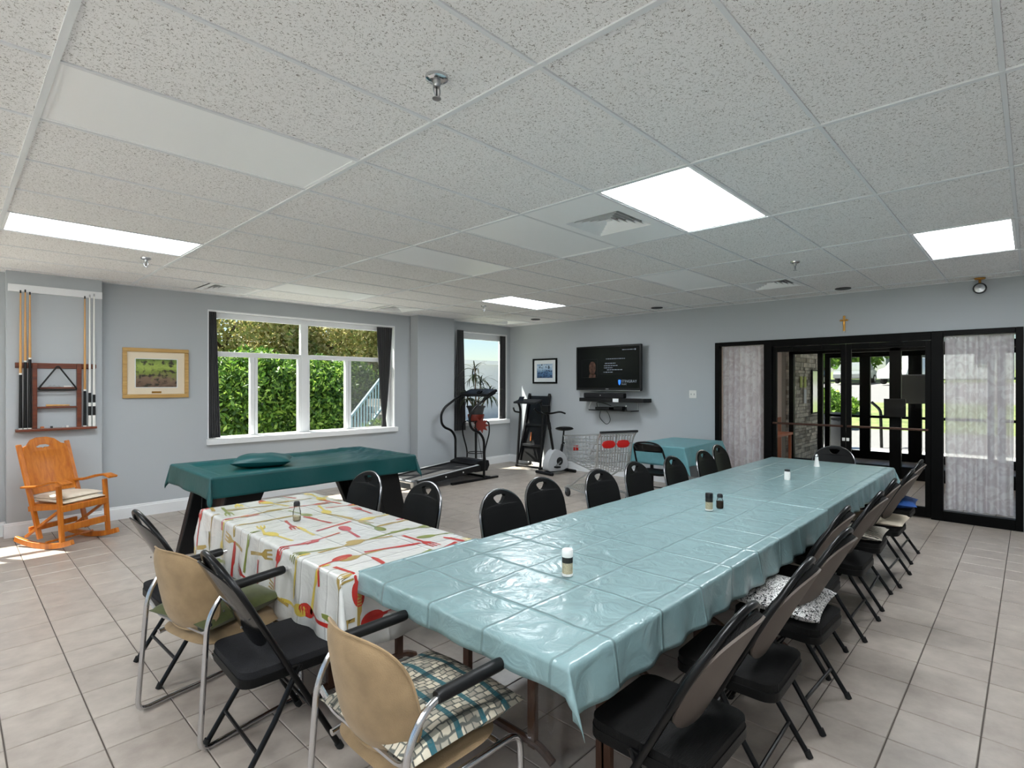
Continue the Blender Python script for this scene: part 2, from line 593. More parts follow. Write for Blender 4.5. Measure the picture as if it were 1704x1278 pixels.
mat('grass', (112, 124, 74), 0.95, var=0.35, vscale=3)
mat('asphalt', (122, 120, 118), 0.95, var=0.08, vscale=5)
mat('bounce_paving', (226, 224, 218), 0.9, var=0.05, vscale=3)  # paled to bounce sunlight onto the ceiling and into the lobby
mat('concrete', (160, 158, 154), 0.9, var=0.06, vscale=3)
mat('white_render', (204, 208, 212), 0.85, var=0.04)
mat('siding', (196, 198, 202), 0.8)
mat('roof_grey', (92, 92, 96), 0.9)
mat('rail_blue', (150, 190, 208), 0.5)
mat('stone', (214, 206, 194), 0.9, var=0.35, vscale=9, bump=0.5, bscale=30)
mat('stone_dark', (168, 160, 148), 0.9, var=0.3, vscale=9, bump=0.5, bscale=30)
mat('mortar', (150, 146, 138), 0.95)
mat('lobby_paint', (196, 182, 175), 0.8)
mat('lobby_brown', (150, 84, 54), 0.5)
mat('paper_white', (230, 232, 236), 0.8)
mat('paper_lime', (206, 214, 130), 0.8)
mat('car_blue', (66, 92, 134), 0.25, coat=0.8)
mat('car_grey', (120, 124, 122), 0.25, coat=0.8)
mat('car_silver', (196, 198, 200), 0.25, coat=0.8)
mat('board_grey', (120, 120, 118), 0.7)
mat('car_glass', (30, 36, 40), 0.08)


def screen_mesh():
    m, nt, p = newmat('fly_screen')
    tr = N(nt, 'ShaderNodeBsdfTransparent')
    p.inputs['Base Color'].default_value = (0.22, 0.22, 0.22, 1)
    p.inputs['Roughness'].default_value = 0.9
    mx = N(nt, 'ShaderNodeMixShader')
    mx.inputs[0].default_value = 0.6
    nt.links.new(p.outputs[0], mx.inputs[1])
    nt.links.new(tr.outputs[0], mx.inputs[2])
    nt.links.new(mx.outputs[0], nt.nodes['Material Output'].inputs[0])


screen_mesh()


# ------------------------------------------------------------------ mesh building
def lerp(a, b, t):
    return a + (b - a) * t


def fillet(pts, rad, n=5, closed=False):
    """Round the corners of a polyline."""
    pts = [Vector(p) for p in pts]
    out = []
    L = len(pts)
    for i, p in enumerate(pts):
        if not closed and i in (0, L - 1):
            out.append(p)
            continue
        a, b = pts[i - 1], pts[(i + 1) % L]
        r = rad[i] if isinstance(rad, (list, tuple)) else rad
        da, db = (a - p), (b - p)
        r = min(r, da.length * 0.49, db.length * 0.49)
        if r < 1e-5:
            out.append(p)
            continue
        p0, p1 = p + da.normalized() * r, p + db.normalized() * r
        for k in range(n + 1):
            t = k / n
            out.append(p0 * (1 - t) ** 2 + p * 2 * t * (1 - t) + p1 * t ** 2)
    return out


class MB:
    """Collects geometry for one mesh object."""

    def __init__(self):
        self.v, self.f = [], []

    def add(self, vs, fs):
        o = len(self.v)
        self.v += [tuple(v) for v in vs]
        self.f += [tuple(i + o for i in f) for f in fs]
        return self

    def box(self, x0, x1, y0, y1, z0, z1, M=None):
        vs = [Vector(p) for p in ((x0, y0, z0), (x1, y0, z0), (x1, y1, z0), (x0, y1, z0),
                                  (x0, y0, z1), (x1, y0, z1), (x1, y1, z1), (x0, y1, z1))]
        if M is not None:
            vs = [M @ v for v in vs]
        return self.add(vs, [(0, 3, 2, 1), (4, 5, 6, 7), (0, 1, 5, 4), (1, 2, 6, 5), (2, 3, 7, 6), (3, 0, 4, 7)])

    def bar(self, a, b, w, t, up=(0, 0, 1)):
        """Rectangular bar from a to b: width w across, thickness t along up."""
        a, b = Vector(a), Vector(b)
        d = (b - a)
        L = d.length
        d.normalize()
        up = Vector(up)
        s = d.cross(up)
        if s.length < 1e-4:
            s = d.cross(Vector((1, 0, 0)))
        s.normalize()
        u = s.cross(d)
        vs = []
        for q in (a, b):
            for sx, sy in ((-1, -1), (1, -1), (1, 1), (-1, 1)):
                vs.append(q + s * (sx * w / 2) + u * (sy * t / 2))
        return self.add(vs, [(0, 1, 2, 3), (7, 6, 5, 4), (0, 4, 5, 1), (1, 5, 6, 2), (2, 6, 7, 3), (3, 7, 4, 0)])

    def tube(self, pts, r, seg=8, closed=False, caps=True, flat=1.0):
        pts = [Vector(p) for p in pts]
        n = len(pts)
        T = []
        for i in range(n):
            a = pts[i - 1] if (i > 0 or closed) else pts[i]
            b = pts[(i + 1) % n] if (i < n - 1 or closed) else pts[i]
            t = (b - a)
            T.append(t.normalized() if t.length > 1e-9 else Vector((0, 0, 1)))
        u = T[0].orthogonal().normalized()
        vs, fs = [], []
        for i in range(n):
            u = (u - T[i] * u.dot(T[i]))
            u = u.normalized() if u.length > 1e-6 else T[i].orthogonal().normalized()
            w = T[i].cross(u)
            rr = r[i] if isinstance(r, (list, tuple)) else r
            for k in range(seg):
                a = 2 * PI * k / seg
                vs.append(pts[i] + u * (math.cos(a) * rr) + w * (math.sin(a) * rr * flat))
        m = n if closed else n - 1
        for i in range(m):
            j = (i + 1) % n
            for k in range(seg):
                l = (k + 1) % seg
                fs.append((i * seg + k, i * seg + l, j * seg + l, j * seg + k))
        if caps and not closed:
            fs.append(tuple(reversed(range(seg))))
            fs.append(tuple((n - 1) * seg + k for k in range(seg)))
        return self.add(vs, fs)

    def lathe(self, prof, seg=20, c=(0, 0, 0), M=None):
        vs, fs = [], []
        for r, z in prof:
            for k in range(seg):
                a = 2 * PI * k / seg
                p = Vector((r * math.cos(a), r * math.sin(a), z))
                vs.append((M @ p if M is not None else p) + Vector(c))
        for i in range(len(prof) - 1):
            for k in range(seg):
                l = (k + 1) % seg
                fs.append((i * seg + k, i * seg + l, (i + 1) * seg + l, (i + 1) * seg + k))
        fs.append(tuple(reversed(range(seg))))
        fs.append(tuple((len(prof) - 1) * seg + k for k in range(seg)))
        return self.add(vs, fs)

    def sheet(self, us, vs_, fn):
        nu, nv = len(us), len(vs_)
        V = [fn(u, v) for u in us for v in vs_]
        F = [(i * nv + j, (i + 1) * nv + j, (i + 1) * nv + j + 1, i * nv + j + 1) for i in range(nu - 1) for j in range(nv - 1)]
        return self.add(V, F)

    def plate(self, loops, t, xf, cuts=0):
        """Flat outline (first loop) with holes (other loops), thickness t, mapped by xf(u, v, w)."""
        bm = bmesh.new()
        flat = [p for l in loops for p in l]
        tris = tessellate_polygon([[Vector((p[0], p[1], 0)) for p in l] for l in loops])
        top = [bm.verts.new((p[0], p[1], t / 2)) for p in flat]
        bot = [bm.verts.new((p[0], p[1], -t / 2)) for p in flat]
        for a, b, c in tris:
            try:
                bm.faces.new((top[a], top[b], top[c]))
                bm.faces.new((bot[c], bot[b], bot[a]))
            except ValueError:
                pass
        o = 0
        for l in loops:
            n = len(l)
            for i in range(n):
                a, b = o + i, o + (i + 1) % n
                try:
                    bm.faces.new((top[a], bot[a], bot[b], top[b]))
                except ValueError:
                    pass
            o += n
        if cuts:
            bmesh.ops.subdivide_edges(bm, edges=bm.edges[:], cuts=cuts, use_grid_fill=True)
        bmesh.ops.recalc_face_normals(bm, faces=bm.faces[:])
        bm.verts.index_update()
        self.add([xf(*v.co) for v in bm.verts], [[v.index for v in f.verts] for f in bm.faces])
        bm.free()
        return self

    def build(self, name, m, parent=None, smooth=False, bevel=0.0, seg=2, solid=0.0, sub=0, offset=-1):
        me = bpy.data.meshes.new(name)
        me.from_pydata(self.v, [], self.f)
        me.update()
        me.materials.append(MATS[m] if isinstance(m, str) else m)
        if smooth:
            me.polygons.foreach_set('use_smooth', [True] * len(me.polygons))
            if smooth != 'all':
                me.set_sharp_from_angle(angle=math.radians(40))
        o = bpy.data.objects.new(name, me)
        C.objects.link(o)
        if parent is not None:
            o.parent = parent
        if solid:
            md = o.modifiers.new('solid', 'SOLIDIFY')
            md.thickness = solid
            md.offset = offset
        if bevel:
            md = o.modifiers.new('bevel', 'BEVEL')
            md.width = bevel
            md.segments = seg
            md.limit_method = 'ANGLE'
            md.angle_limit = math.radians(35)
        if sub:
            md = o.modifiers.new('sub', 'SUBSURF')
            md.levels = sub
            md.render_levels = sub
        return o


def tag(o, label, cat, group=None):
    o['label'] = label
    o['category'] = cat
    if group:
        o['group'] = group
    return o


def thing(name, label, cat, loc=(0, 0, 0), rz=0.0, group=None):
    o = bpy.data.objects.new(name, None)
    o.empty_display_size = 0.1
    C.objects.link(o)
    o.location = loc
    o.rotation_euler = (0, 0, rz)
    return tag(o, label, cat, group)


def struct(o):
    o['kind'] = 'structure'
    return o


def dup(root, loc, rz, label, group=None, name=None):
    def cp(o, parent):
        c = o.copy()
        C.objects.link(c)
        c.parent = parent
        for ch in o.children:
            cp(ch, c)
        return c
    r = cp(root, None)
    r.location = loc
    r.rotation_euler = (0, 0, rz)
    r['label'] = label
    if group:
        r['group'] = group
    return r


def linspace(a, b, n):
    return [a + (b - a) * i / (n - 1) for i in range(n)]


def rrect(w, h, r, n=5):
    """Rounded rectangle outline centred on 0."""
    pts = []
    for cx, cy, a0 in ((w / 2 - r, h / 2 - r, 0), (-w / 2 + r, h / 2 - r, 90), (-w / 2 + r, -h / 2 + r, 180), (w / 2 - r, -h / 2 + r, 270)):
        for k in range(n + 1):
            a = math.radians(a0 + 90 * k / n)
            pts.append((cx + r * math.cos(a), cy + r * math.sin(a)))
    return pts


def cushion_mesh(w, d, t, n=18, pinch=0.06, wob=0.0, seed=0, flat=0.5):
    """A pillow: square plan with drawn-in sides, thickness t."""
    mb = MB()
    us = linspace(-1, 1, n)
    for sgn in (1, -1):
        def fn(u, v):
            k = max(0.0, (1 - u * u) * (1 - v * v)) ** flat
            x = u * w / 2 * (1 - pinch * (1 - v * v) ** 1.0 * abs(u))
            y = v * d / 2 * (1 - pinch * (1 - u * u) ** 1.0 * abs(v))
            z = sgn * k * t / 2
            if wob:
                z += wob * mnoise.noise(Vector((u * 1.7 + seed, v * 1.7, 3.0))) * k
            return (x, y, z)
        if sgn > 0:
            mb.sheet(us, us, fn)
        else:
            mb.sheet(us, list(reversed(us)), fn)
    return mb


# ================================================================== THE SETTING
XMIN, XW = -3.388, 7.93         # rear wall, television wall
YMIN, YW = -2.361, 7.65         # near wall, window wall
WT = 0.24

# ---- floor: grout bed plus tiles
floor = struct(MB().box(XMIN, XW + 0.2, YMIN, YW, -0.12, -0.005).build('floor', 'grout'))


def in_view(x, y, z=0.0):
    fw = x * math.cos(0.764) + y * math.sin(0.764)
    if fw < 0.3:
        return None
    r = x * math.sin(0.764) - y * math.cos(0.764)
    px, py = 852 + 903 * r / fw, 638.5 - 903 * (z - CAM_H) / fw
    return (px, py) if -40 < px < 1744 and py < 1330 else None


cells = []
i0, i1 = math.floor((XMIN - FA) / FT), math.ceil((XW - FA) / FT)
j0, j1 = math.floor((YMIN - FB) / FT), math.ceil((YW - FB) / FT)
for i in range(i0, i1):
    for j in range(j0, j1):
        x0, x1 = max(FA + i * FT, XMIN), min(FA + (i + 1) * FT, XW)
        y0, y1 = max(FB + j * FT, YMIN), min(FB + (j + 1) * FT, YW)
        if x1 - x0 < 0.02 or y1 - y0 < 0.02:
            continue
        cx_, cy_ = (x0 + x1) / 2, (y0 + y1) / 2
        full = (x1 - x0 > FT - 0.001) and (y1 - y0 > FT - 0.001)
        # floor hidden under the table tops is not among the tiles built singly
        hid = (1.35 < cx_ < 6.3 and 1.1 < cy_ < 1.75) or (1.9 < cx_ < 3.3 and 4.9 < cy_ < 5.7)
        cells.append((0 if (full and in_view(cx_, cy_) and not hid) else 1, cx_ * cx_ + cy_ * cy_, x0, x1, y0, y1))
cells.sort()


def tile_geo(mb, x0, x1, y0, y1, g=0.0028, b=0.0022):
    vs = []
    for e, z in ((g, -0.006), (g, -b), (g + b, 0.0)):
        vs += [(x0 + e, y0 + e, z), (x1 - e, y0 + e, z), (x1 - e, y1 - e, z), (x0 + e, y1 - e, z)]
    fs = [(8, 9, 10, 11)]
    for l in (0, 4):
        for k in range(4):
            q = (k + 1) % 4
            fs.append((l + k, l + q, l + 4 + q, l + 4 + k))
    mb.add(vs, fs)


tm = MB()
tile_geo(tm, -FT / 2, FT / 2, -FT / 2, FT / 2)
tile0 = None
rest = MB()
for n_, (k, d, x0, x1, y0, y1) in enumerate(cells):
    if k == 0 and n_ < 300:
        if tile0 is None:
            o = tile0 = tm.build('floor_tile', 'floor_tile', floor)
        else:
            o = tile0.copy()
            C.objects.link(o)
        o.location = ((x0 + x1) / 2, (y0 + y1) / 2, 0)
        o.rotation_euler = (random.uniform(-.0012, .0012), random.uniform(-.0012, .0012), 0)
    else:
        tile_geo(rest, x0, x1, y0, y1)
o = rest.build('floor_tile_field', 'floor_tile', floor)
o['kind'] = 'stuff'


# ---- walls
def wall_with_holes(name, axis, at, th, a0, a1, z1, holes):
    """Wall in the plane axis=at (room face), thickness th outwards, with rectangular openings (a0,a1,z0,z1)."""
    mb = MB()

    def bx(u0, u1, z0_, z1_):
        if u1 - u0 < 1e-4 or z1_ - z0_ < 1e-4:
            return
        if axis == 'y':
            mb.box(u0, u1, min(at, at + th), max(at, at + th), z0_, z1_)
        else:
            mb.box(min(at, at + th), max(at, at + th), u0, u1, z0_, z1_)
    u = a0
    for h in sorted(holes):
        bx(u, h[0], 0, z1)
        bx(h[0], h[1], 0, h[2])
        bx(h[0], h[1], h[3], z1)
        u = h[1]
    bx(u, a1, 0, z1)
    return struct(mb.build(name, 'wall_paint'))


W1 = (2.33, 5.17, 0.80, 2.53)
W2 = (6.49, 7.84, 0.80, 2.555)
W3 = (-2.75, 0.18, 0.80, 2.53)
W4 = (-1.7, 1.4, 0.80, 2.5)
W5 = (2.4, 6.6, 0.80, 2.5)
ZT = HC + 0.2
wall_with_holes('wall_left', 'y', YW, WT, XMIN - 0.24, XW + 0.2, ZT, [W1, W2, W3])
wall_with_holes('wall_right', 'x', XW, 0.2, YMIN - 0.2, YW, ZT, [(0.065, 3.40, 0, 2.18)])
wall_with_holes('wall_back', 'x', XMIN, -WT, YMIN - 0.2, YW, ZT, [W4, W5])
wall_with_holes('wall_front', 'y', YMIN, -0.2, XMIN, XW, ZT, [])
struct(MB().box(0.425, 1.215, 7.53, YW, 0, HC + .1).build('wall_column_cue_rack', 'wall_paint', bevel=0.004))
struct(MB().box(5.48, 6.275, 7.44, YW, 0, HC + .1).build('wall_column_treadmill', 'wall_paint', bevel=0.004))


def baseboard(mb, a, b, nrm, h=0.15, t=0.018):
    """Run of moulded skirting from a to b (floor points), standing proud along nrm."""
    a, b, n = Vector((*a, 0)), Vector((*b, 0)), Vector((*nrm, 0))
    prof = [(0, 0), (t, 0), (t, h * 0.80), (t * 0.55, h * 0.86), (t * 0.5, h * 0.95), (0.002, h), (0, h)]
    vs = [p + n * q[0] + Vector((0, 0, q[1])) for p in (a, b) for q in prof]
    m = len(prof)
    fs = [(i, (i + 1) % m, m + (i + 1) % m, m + i) for i in range(m)] + [tuple(range(m)), tuple(reversed(range(m, 2 * m)))]
    mb.add(vs, fs)


mb = MB()
baseboard(mb, (XMIN, YW), (0.425, YW), (0, -1))
baseboard(mb, (0.425, YW), (0.425, 7.53), (-1, 0))
baseboard(mb, (0.407, 7.53), (1.233, 7.53), (0, -1))
baseboard(mb, (1.215, 7.53), (1.215, YW), (1, 0))
baseboard(mb, (1.215, YW), (5.48, YW), (0, -1))
baseboard(mb, (6.275, YW), (XW, YW), (0, -1))
struct(mb.build('baseboard_left', 'white_trim'))
mb = MB()
baseboard(mb, (XW, YW), (XW, 3.42), (-1, 0))
baseboard(mb, (XW, 0.05), (XW, YMIN), (-1, 0))
struct(mb.build('baseboard_right', 'white_trim'))
mb = MB()
baseboard(mb, (XMIN, YMIN), (XMIN, YW), (1, 0))
struct(mb.build('baseboard_back', 'white_trim'))
mb = MB()
baseboard(mb, (XMIN, YMIN), (XW, YMIN), (0, 1))
struct(mb.build('baseboard_front', 'white_trim'))

# ---- ceiling: slab, tees, tiles
ceiling = struct(MB().box(XMIN - .2, XW + .2, YMIN - .2, YW + .2, HC + 0.16, HC + 0.24).build('ceiling', 'dark_void'))
CX0, CY0 = 0.2716, 0.079
gx = [CX0 + 1.22 * i for i in range(-3, 7)]
gy = [CY0 + 0.61 * j for j in range(-4, 13)]
for x in gx[1:]:
    MB().box(x - 0.012, x + 0.012, YMIN, YW, HC - 0.001, HC + 0.035).build('main_tee', 'grid_white', ceiling)
for y in gy[1:]:
    if y < YW:
        MB().box(XMIN, XW, y - 0.0085, y + 0.0085, HC + 0.0005, HC + 0.03).build('cross_tee', 'grid_white', ceiling)
mb = MB()
mb.box(XMIN, XMIN + .02, YMIN, YW, HC - .001, HC + .02).box(XW - .02, XW, YMIN, YW, HC - .001, HC + .02)
mb.box(XMIN, XW, YMIN, YMIN + .02, HC - .001, HC + .02).box(XMIN, XW, YW - .02, YW, HC - .001, HC + .02)
mb.build('wall_angle', 'grid_white', ceiling)

LIT = {(2, 2): 'lit ceiling light panel beside the louvred vent above the teal table',
       (4, 0): 'lit ceiling light panel near the glass doors at right',
       (0, 8): 'lit ceiling light panel at far left toward the cue rack',
       (4, 8): 'small lit ceiling light panel far back toward the television corner'}
FILL_LIT = [(0, 0), (-2, 2), (-2, 6), (-2, -2)]  # unseen lit panels, added as fill light for the room
OFF = {(0, 4): 'large unlit white ceiling light panel at upper left',
       (2, 6): 'unlit white ceiling light panel in the middle of the ceiling',
       (2, 10): 'unlit white ceiling light panel closest to the big window',
       (2, 4): 'unlit white ceiling light panel beside the square air vent',
       (4, 4): 'unlit white ceiling light panel toward the television wall'}
VENT = {(2, 3): 1.0}
HALF = {(5, 3): 0, (1, 11): 1, (3, 11): 1, (5, 11): 1}
tile_cache = {}


def ceil_tile(x0, x1, y0, y1):
    key = (round(x1 - x0, 3), round(y1 - y0, 3))
    if key not in tile_cache:
        w, h = key
        e = 0.008
        o = MB().box(-w / 2 + e, w / 2 - e, -h / 2 + e, h / 2 - e, 0.006, 0.022).build('ceiling_tile', 'ceiling_tile', ceiling, bevel=0.002, seg=1)
        tile_cache[key] = o
    else:
        o = tile_cache[key].copy()
        C.objects.link(o)
    o.location = ((x0 + x1) / 2, (y0 + y1) / 2, HC + random.uniform(-.0006, .001))
    o.rotation_euler = (random.uniform(-.001, .001), random.uniform(-.001, .001), 0)


def light_panel(i, j, label, lit, group):
    x0, y0 = CX0 + 1.22 * i, CY0 + 0.61 * j
    t = thing('ceiling_light', label, 'ceiling light', (x0 + .61, y0 + .305, HC), 0, group)
    w, h = 1.22 / 2 - 0.013, 0.61 / 2 - 0.010
    f = MB()
    b = 0.018
    f.box(-w, w, -h, -h + b, 0.003, 0.05).box(-w, w, h - b, h, 0.003, 0.05)
    f.box(-w, -w + b, -h + b, h - b, 0.003, 0.05).box(w - b, w, -h + b, h - b, 0.003, 0.05)
    f.box(-w, w, -h, h, 0.05, 0.06)
    f.build('fixture_frame', 'panel_white', t)
    MB().box(-w + b, w - b, -h + b, h - b, 0.006, 0.012).build('diffuser', 'lit_panel' if lit else 'panel_white', t)


for i in range(-3, 7):
    for j in range(-4, 13):
        x0, y0 = CX0 + 1.22 * i, CY0 + 0.61 * j
        x1, y1 = min(x0 + 1.22, XW), min(y0 + 0.61, YW)
        if x1 - x0 < .05 or y1 - y0 < .05:
            continue
        if (i, j) in LIT:
            light_panel(i, j, LIT[(i, j)], True, 'fluorescent ceiling panels')
        elif (i, j) in FILL_LIT:
            light_panel(i, j, 'fill light panel added in the ceiling out of view', True, 'fluorescent ceiling panels')
        elif (i, j) in OFF:
            light_panel(i, j, OFF[(i, j)], False, 'fluorescent ceiling panels')
        elif (i, j) in VENT:
            pass
        elif (i, j) in HALF:
            xm = (x0 + x1) / 2
            if HALF[(i, j)] == 0:
                ceil_tile(xm, x1, y0, y1)
            else:
                ceil_tile(x0, xm, y0, y1)
        else:
            ceil_tile(x0, x1, y0, y1)


def diffuser(name, label, cx_, cy_, w, h, core, group):
    """Square louvred air diffuser in a white pan."""
    t = thing(name, label, 'air vent', (cx_, cy_, HC), 0, group)
    p = MB()
    c = core / 2
    W, H = w / 2 - .012, h / 2 - .010
    p.box(-W, W, -H, -c, .002, .008).box(-W, W, c, H, .002, .008).box(-W, -c, -c, c, .002, .008).box(c, W, -c, c, .002, .008)
    p.build('pan', 'panel_white', t)
    MB().box(-c - .01, c + .01, -c - .01, c + .01, .085, .09).build('duct', 'dark_void', t)
    n = 5
    for k in range(n):
        # sloping square cone rings
        o_, i_ = c * (1 - k / n * 0.92), c * (1 - (k + 0.58) / n * 0.92)
        zo, zi = 0.004 + 0.004 * k, 0.036 + 0.004 * k
        vs = [(-o_, -o_, zo), (o_, -o_, zo), (o_, o_, zo), (-o_, o_, zo), (-i_, -i_, zi), (i_, -i_, zi), (i_, i_, zi), (-i_, i_, zi)]
        MB().add(vs, [(a, (a + 1) % 4, 4 + (a + 1) % 4, 4 + a) for a in range(4)]).build('louvre', 'panel_white', t, solid=0.0015)
    MB().box(-c * .09, c * .09, -c * .09, c * .09, .03, .036).build('centre_plate', 'panel_white', t)


diffuser('air_vent', 'square louvred air vent in a white ceiling panel beside the lit light', CX0 + 1.22 * 2.5, CY0 + .61 * 3.5, 1.22, .61, 0.44, 'ceiling air vents')
diffuser('air_vent', 'square ceiling air vent above the glass doors', CX0 + 1.22 * 5.25, CY0 + .61 * 3.5, .61, .61, 0.5, 'ceiling air vents')
diffuser('air_vent', 'ceiling air vent above the left end of the big window', CX0 + 1.22 * 1.75, CY0 + .61 * 11.5, .61, .61, 0.48, 'ceiling air vents')
diffuser('air_vent', 'ceiling air vent above the right end of the big window', CX0 + 1.22 * 3.75, CY0 + .61 * 11.5, .61, .61, 0.48, 'ceiling air vents')
diffuser('air_vent', 'ceiling air vent in the far corner by the small window', CX0 + 1.22 * 5.75, CY0 + .61 * 11.5, .61, .61, 0.48, 'ceiling air vents')


def sprinkler(label, x, y):
    t = thing('ceiling_sprinkler', label, 'sprinkler', (x, y, HC), 0, 'fire sprinklers')
    MB().lathe([(0.0, 0.006), (0.044, 0.006), (0.042, -0.004), (0.03, -0.010), (0.016, -0.011), (0.0, -0.011)], 24).build('escutcheon', 'chrome', t, smooth=True)
    MB().lathe([(0.0, 0.0), (0.015, 0.0), (0.015, -0.028), (0.011, -0.034), (0.0, -0.034)], 14).build('nozzle', 'steel', t, smooth=True)
    mb = MB()
    for s in (1, -1):
        mb.tube(fillet([(0.012 * s, 0, -0.03), (0.018 * s, 0, -0.052), (0.004 * s, 0, -0.075)], 0.012, 3), 0.0032, 6)
    mb.lathe([(0.0, -0.074), (0.017, -0.075), (0.017, -0.078), (0.0, -0.078)], 12)
    mb.build('deflector', 'steel', t, smooth=True)
    MB().lathe([(0.0, -0.034), (0.003, -0.034), (0.003, -0.074), (0.0, -0.074)], 8).build('bulb', 'dark_plastic', t)


sprinkler('chrome fire sprinkler on the near ceiling tile, the largest in view', 1.283, 1.623)
sprinkler('small fire sprinkler on the ceiling behind the far left lit panel', 1.277, 5.892)
sprinkler('tiny fire sprinkler on the ceiling near the far back lit panel', 5.521, 5.869)
sprinkler('small fire sprinkler on the ceiling before the glass doors', 5.573, 1.622)


def downlight(label, x, y):
    t = thing('recessed_downlight', label, 'downlight', (x, y, HC), 0, 'recessed ceiling downlights')
    MB().lathe([(0.062, 0.004), (0.085, 0.004), (0.085, -0.004), (0.075, -0.007), (0.062, -0.002)], 24).build('trim_ring', 'dark_plastic', t, smooth=True)
    MB().lathe([(0.0, 0.003), (0.065, 0.003), (0.065, -0.0005), (0.0, -0.0015)], 24).build('baffle', 'dark_void', t)


downlight('black round downlight in the ceiling above the cross', 7.52, 1.652)
downlight('black round downlight in the ceiling right of the television', 7.47, 4.11)
downlight('black round downlight in the ceiling left of the television near the corner', 7.30, 6.41)


# ---- windows
def window(name, axis, at, box, verts, transom, panes, sill=True, depth=0.12, sgn=1):
    """White window set back in the wall: lining, frame bars, panes and a sill. verts: list of (u0,u1,z0,z1)."""
    u0, u1, z0, z1 = box
    root = struct(thing(name, '', ''))
    del root['label']
    del root['category']

    def P(mb, a0, a1, d0, d1, b0, b1):
        if axis == 'y':
            mb.box(a0, a1, at + sgn * d0 if sgn > 0 else at - d1, at + d1 if sgn > 0 else at - d0, b0, b1)
        else:
            mb.box(at + d0 if sgn > 0 else at - d1, at + d1 if sgn > 0 else at - d0, a0, a1, b0, b1)
    ln = MB()
    e = 0.014
    P(ln, u0, u0 + e, 0.002, 0.20, z0, z1)
    P(ln, u1 - e, u1, 0.002, 0.20, z0, z1)
    P(ln, u0 + e, u1 - e, 0.002, 0.20, z1 - e, z1)
    P(ln, u0 + e, u1 - e, 0.002, 0.20, z0, z0 + e)
    ln.build('lining', 'white_trim', root)
    fb = 0.055
    fr = MB()
    P(fr, u0 + e, u0 + e + fb, depth, depth + .06, z0 + e, z1 - e)
    P(fr, u1 - e - fb, u1 - e, depth, depth + .06, z0 + e, z1 - e)
    P(fr, u0 + e + fb, u1 - e - fb, depth, depth + .06, z1 - e - .075, z1 - e)
    P(fr, u0 + e + fb, u1 - e - fb, depth, depth + .06, z0 + e, z0 + e + .06)
    fr.build('outer_frame', 'white_trim', root, bevel=0.004)
    for (a0, a1, b0, b1) in verts:
        m_ = MB()
        P(m_, a0, a1, depth - .01, depth + .055, b0, b1)
        m_.build('mullion', 'white_trim', root, bevel=0.004)
    for (a0, a1, b0, b1) in transom:
        m_ = MB()
        P(m_, a0, a1, depth - .006, depth + .052, b0, b1)
        m_.build('transom', 'white_trim', root, bevel=0.004)
    for (a0, a1, b0, b1) in panes:
        m_ = MB()
        P(m_, a0, a1, depth + .028, depth + .033, b0, b1)
        m_.build('pane', 'window_glass', root)
    if sill:
        m_ = MB()
        P(m_, u0 - .02, u1 + .03, -.055, .0, z0 - .015, z0 + .06)
        P(m_, u0 + .0, u1 - .0, 0, depth, z0 + e, z0 + .06)
        m_.build('sill', 'white_trim', root, bevel=0.006)
    return root


A0, A1 = 2.33 + .07, 5.17 - .07
M0, M1 = 3.615, 3.725
zb, zt, tz0, tz1 = 0.875, 2.44, 1.935, 2.0
win1 = window('window_1', 'y', YW, W1,
              [(M0, M1, zb - .01, zt + .01), (2.90, 2.955, zb, tz0), (2.965, 3.0, zb, tz0), (3.575, M0, zb, tz0),
               (M1, M1 + .025, zb, tz0), (4.335, 4.385, zb, tz0), (4.395, 4.43, zb, tz0)],
              [(A0, M0, tz0, tz1), (M1, A1, tz0, tz1)],
              [(A0, M0, tz1, zt), (M1, A1, tz1, zt), (A0, 2.90, zb, tz0), (3.0, 3.575, zb, tz0), (M1 + .025, 4.335, zb, tz0), (4.43, A1, zb, tz0)])
MB().box(4.42, A1 + .02, YW + .17, YW + .172, zb - .02, tz0 + .02).build('insect_screen', 'fly_screen', win1)
win2 = window('window_2', 'y', YW, W2, [(6.50 + .05, 6.62, .87, 2.48)], [(6.62, 7.77, 2.43, 2.48)], [(6.62, 7.77, .87, 2.46)])
window('window_3', 'y', YW, W3, [(-1.35, -1.22, .87, 2.46)], [(-2.68, .11, 1.935, 2.0)], [(-2.68, -1.35, .87, 1.935), (-1.22, .11, .87, 1.935), (-2.68, -1.35, 2.0, 2.46), (-1.22, .11, 2.0, 2.46)])
window('window_fill_4', 'x', XMIN, W4, [(-.2, -.1, .87, 2.43)], [], [(-1.63, -.2, .87, 2.43), (-.1, 1.33, .87, 2.43)], sgn=-1)  # unseen window in the back wall, added to carry daylight in
window('window_fill_5', 'x', XMIN, W5, [(4.45, 4.55, .87, 2.43)], [], [(2.47, 4.45, .87, 2.43), (4.55, 6.53, .87, 2.43)], sgn=-1)  # likewise added for daylight, out of view


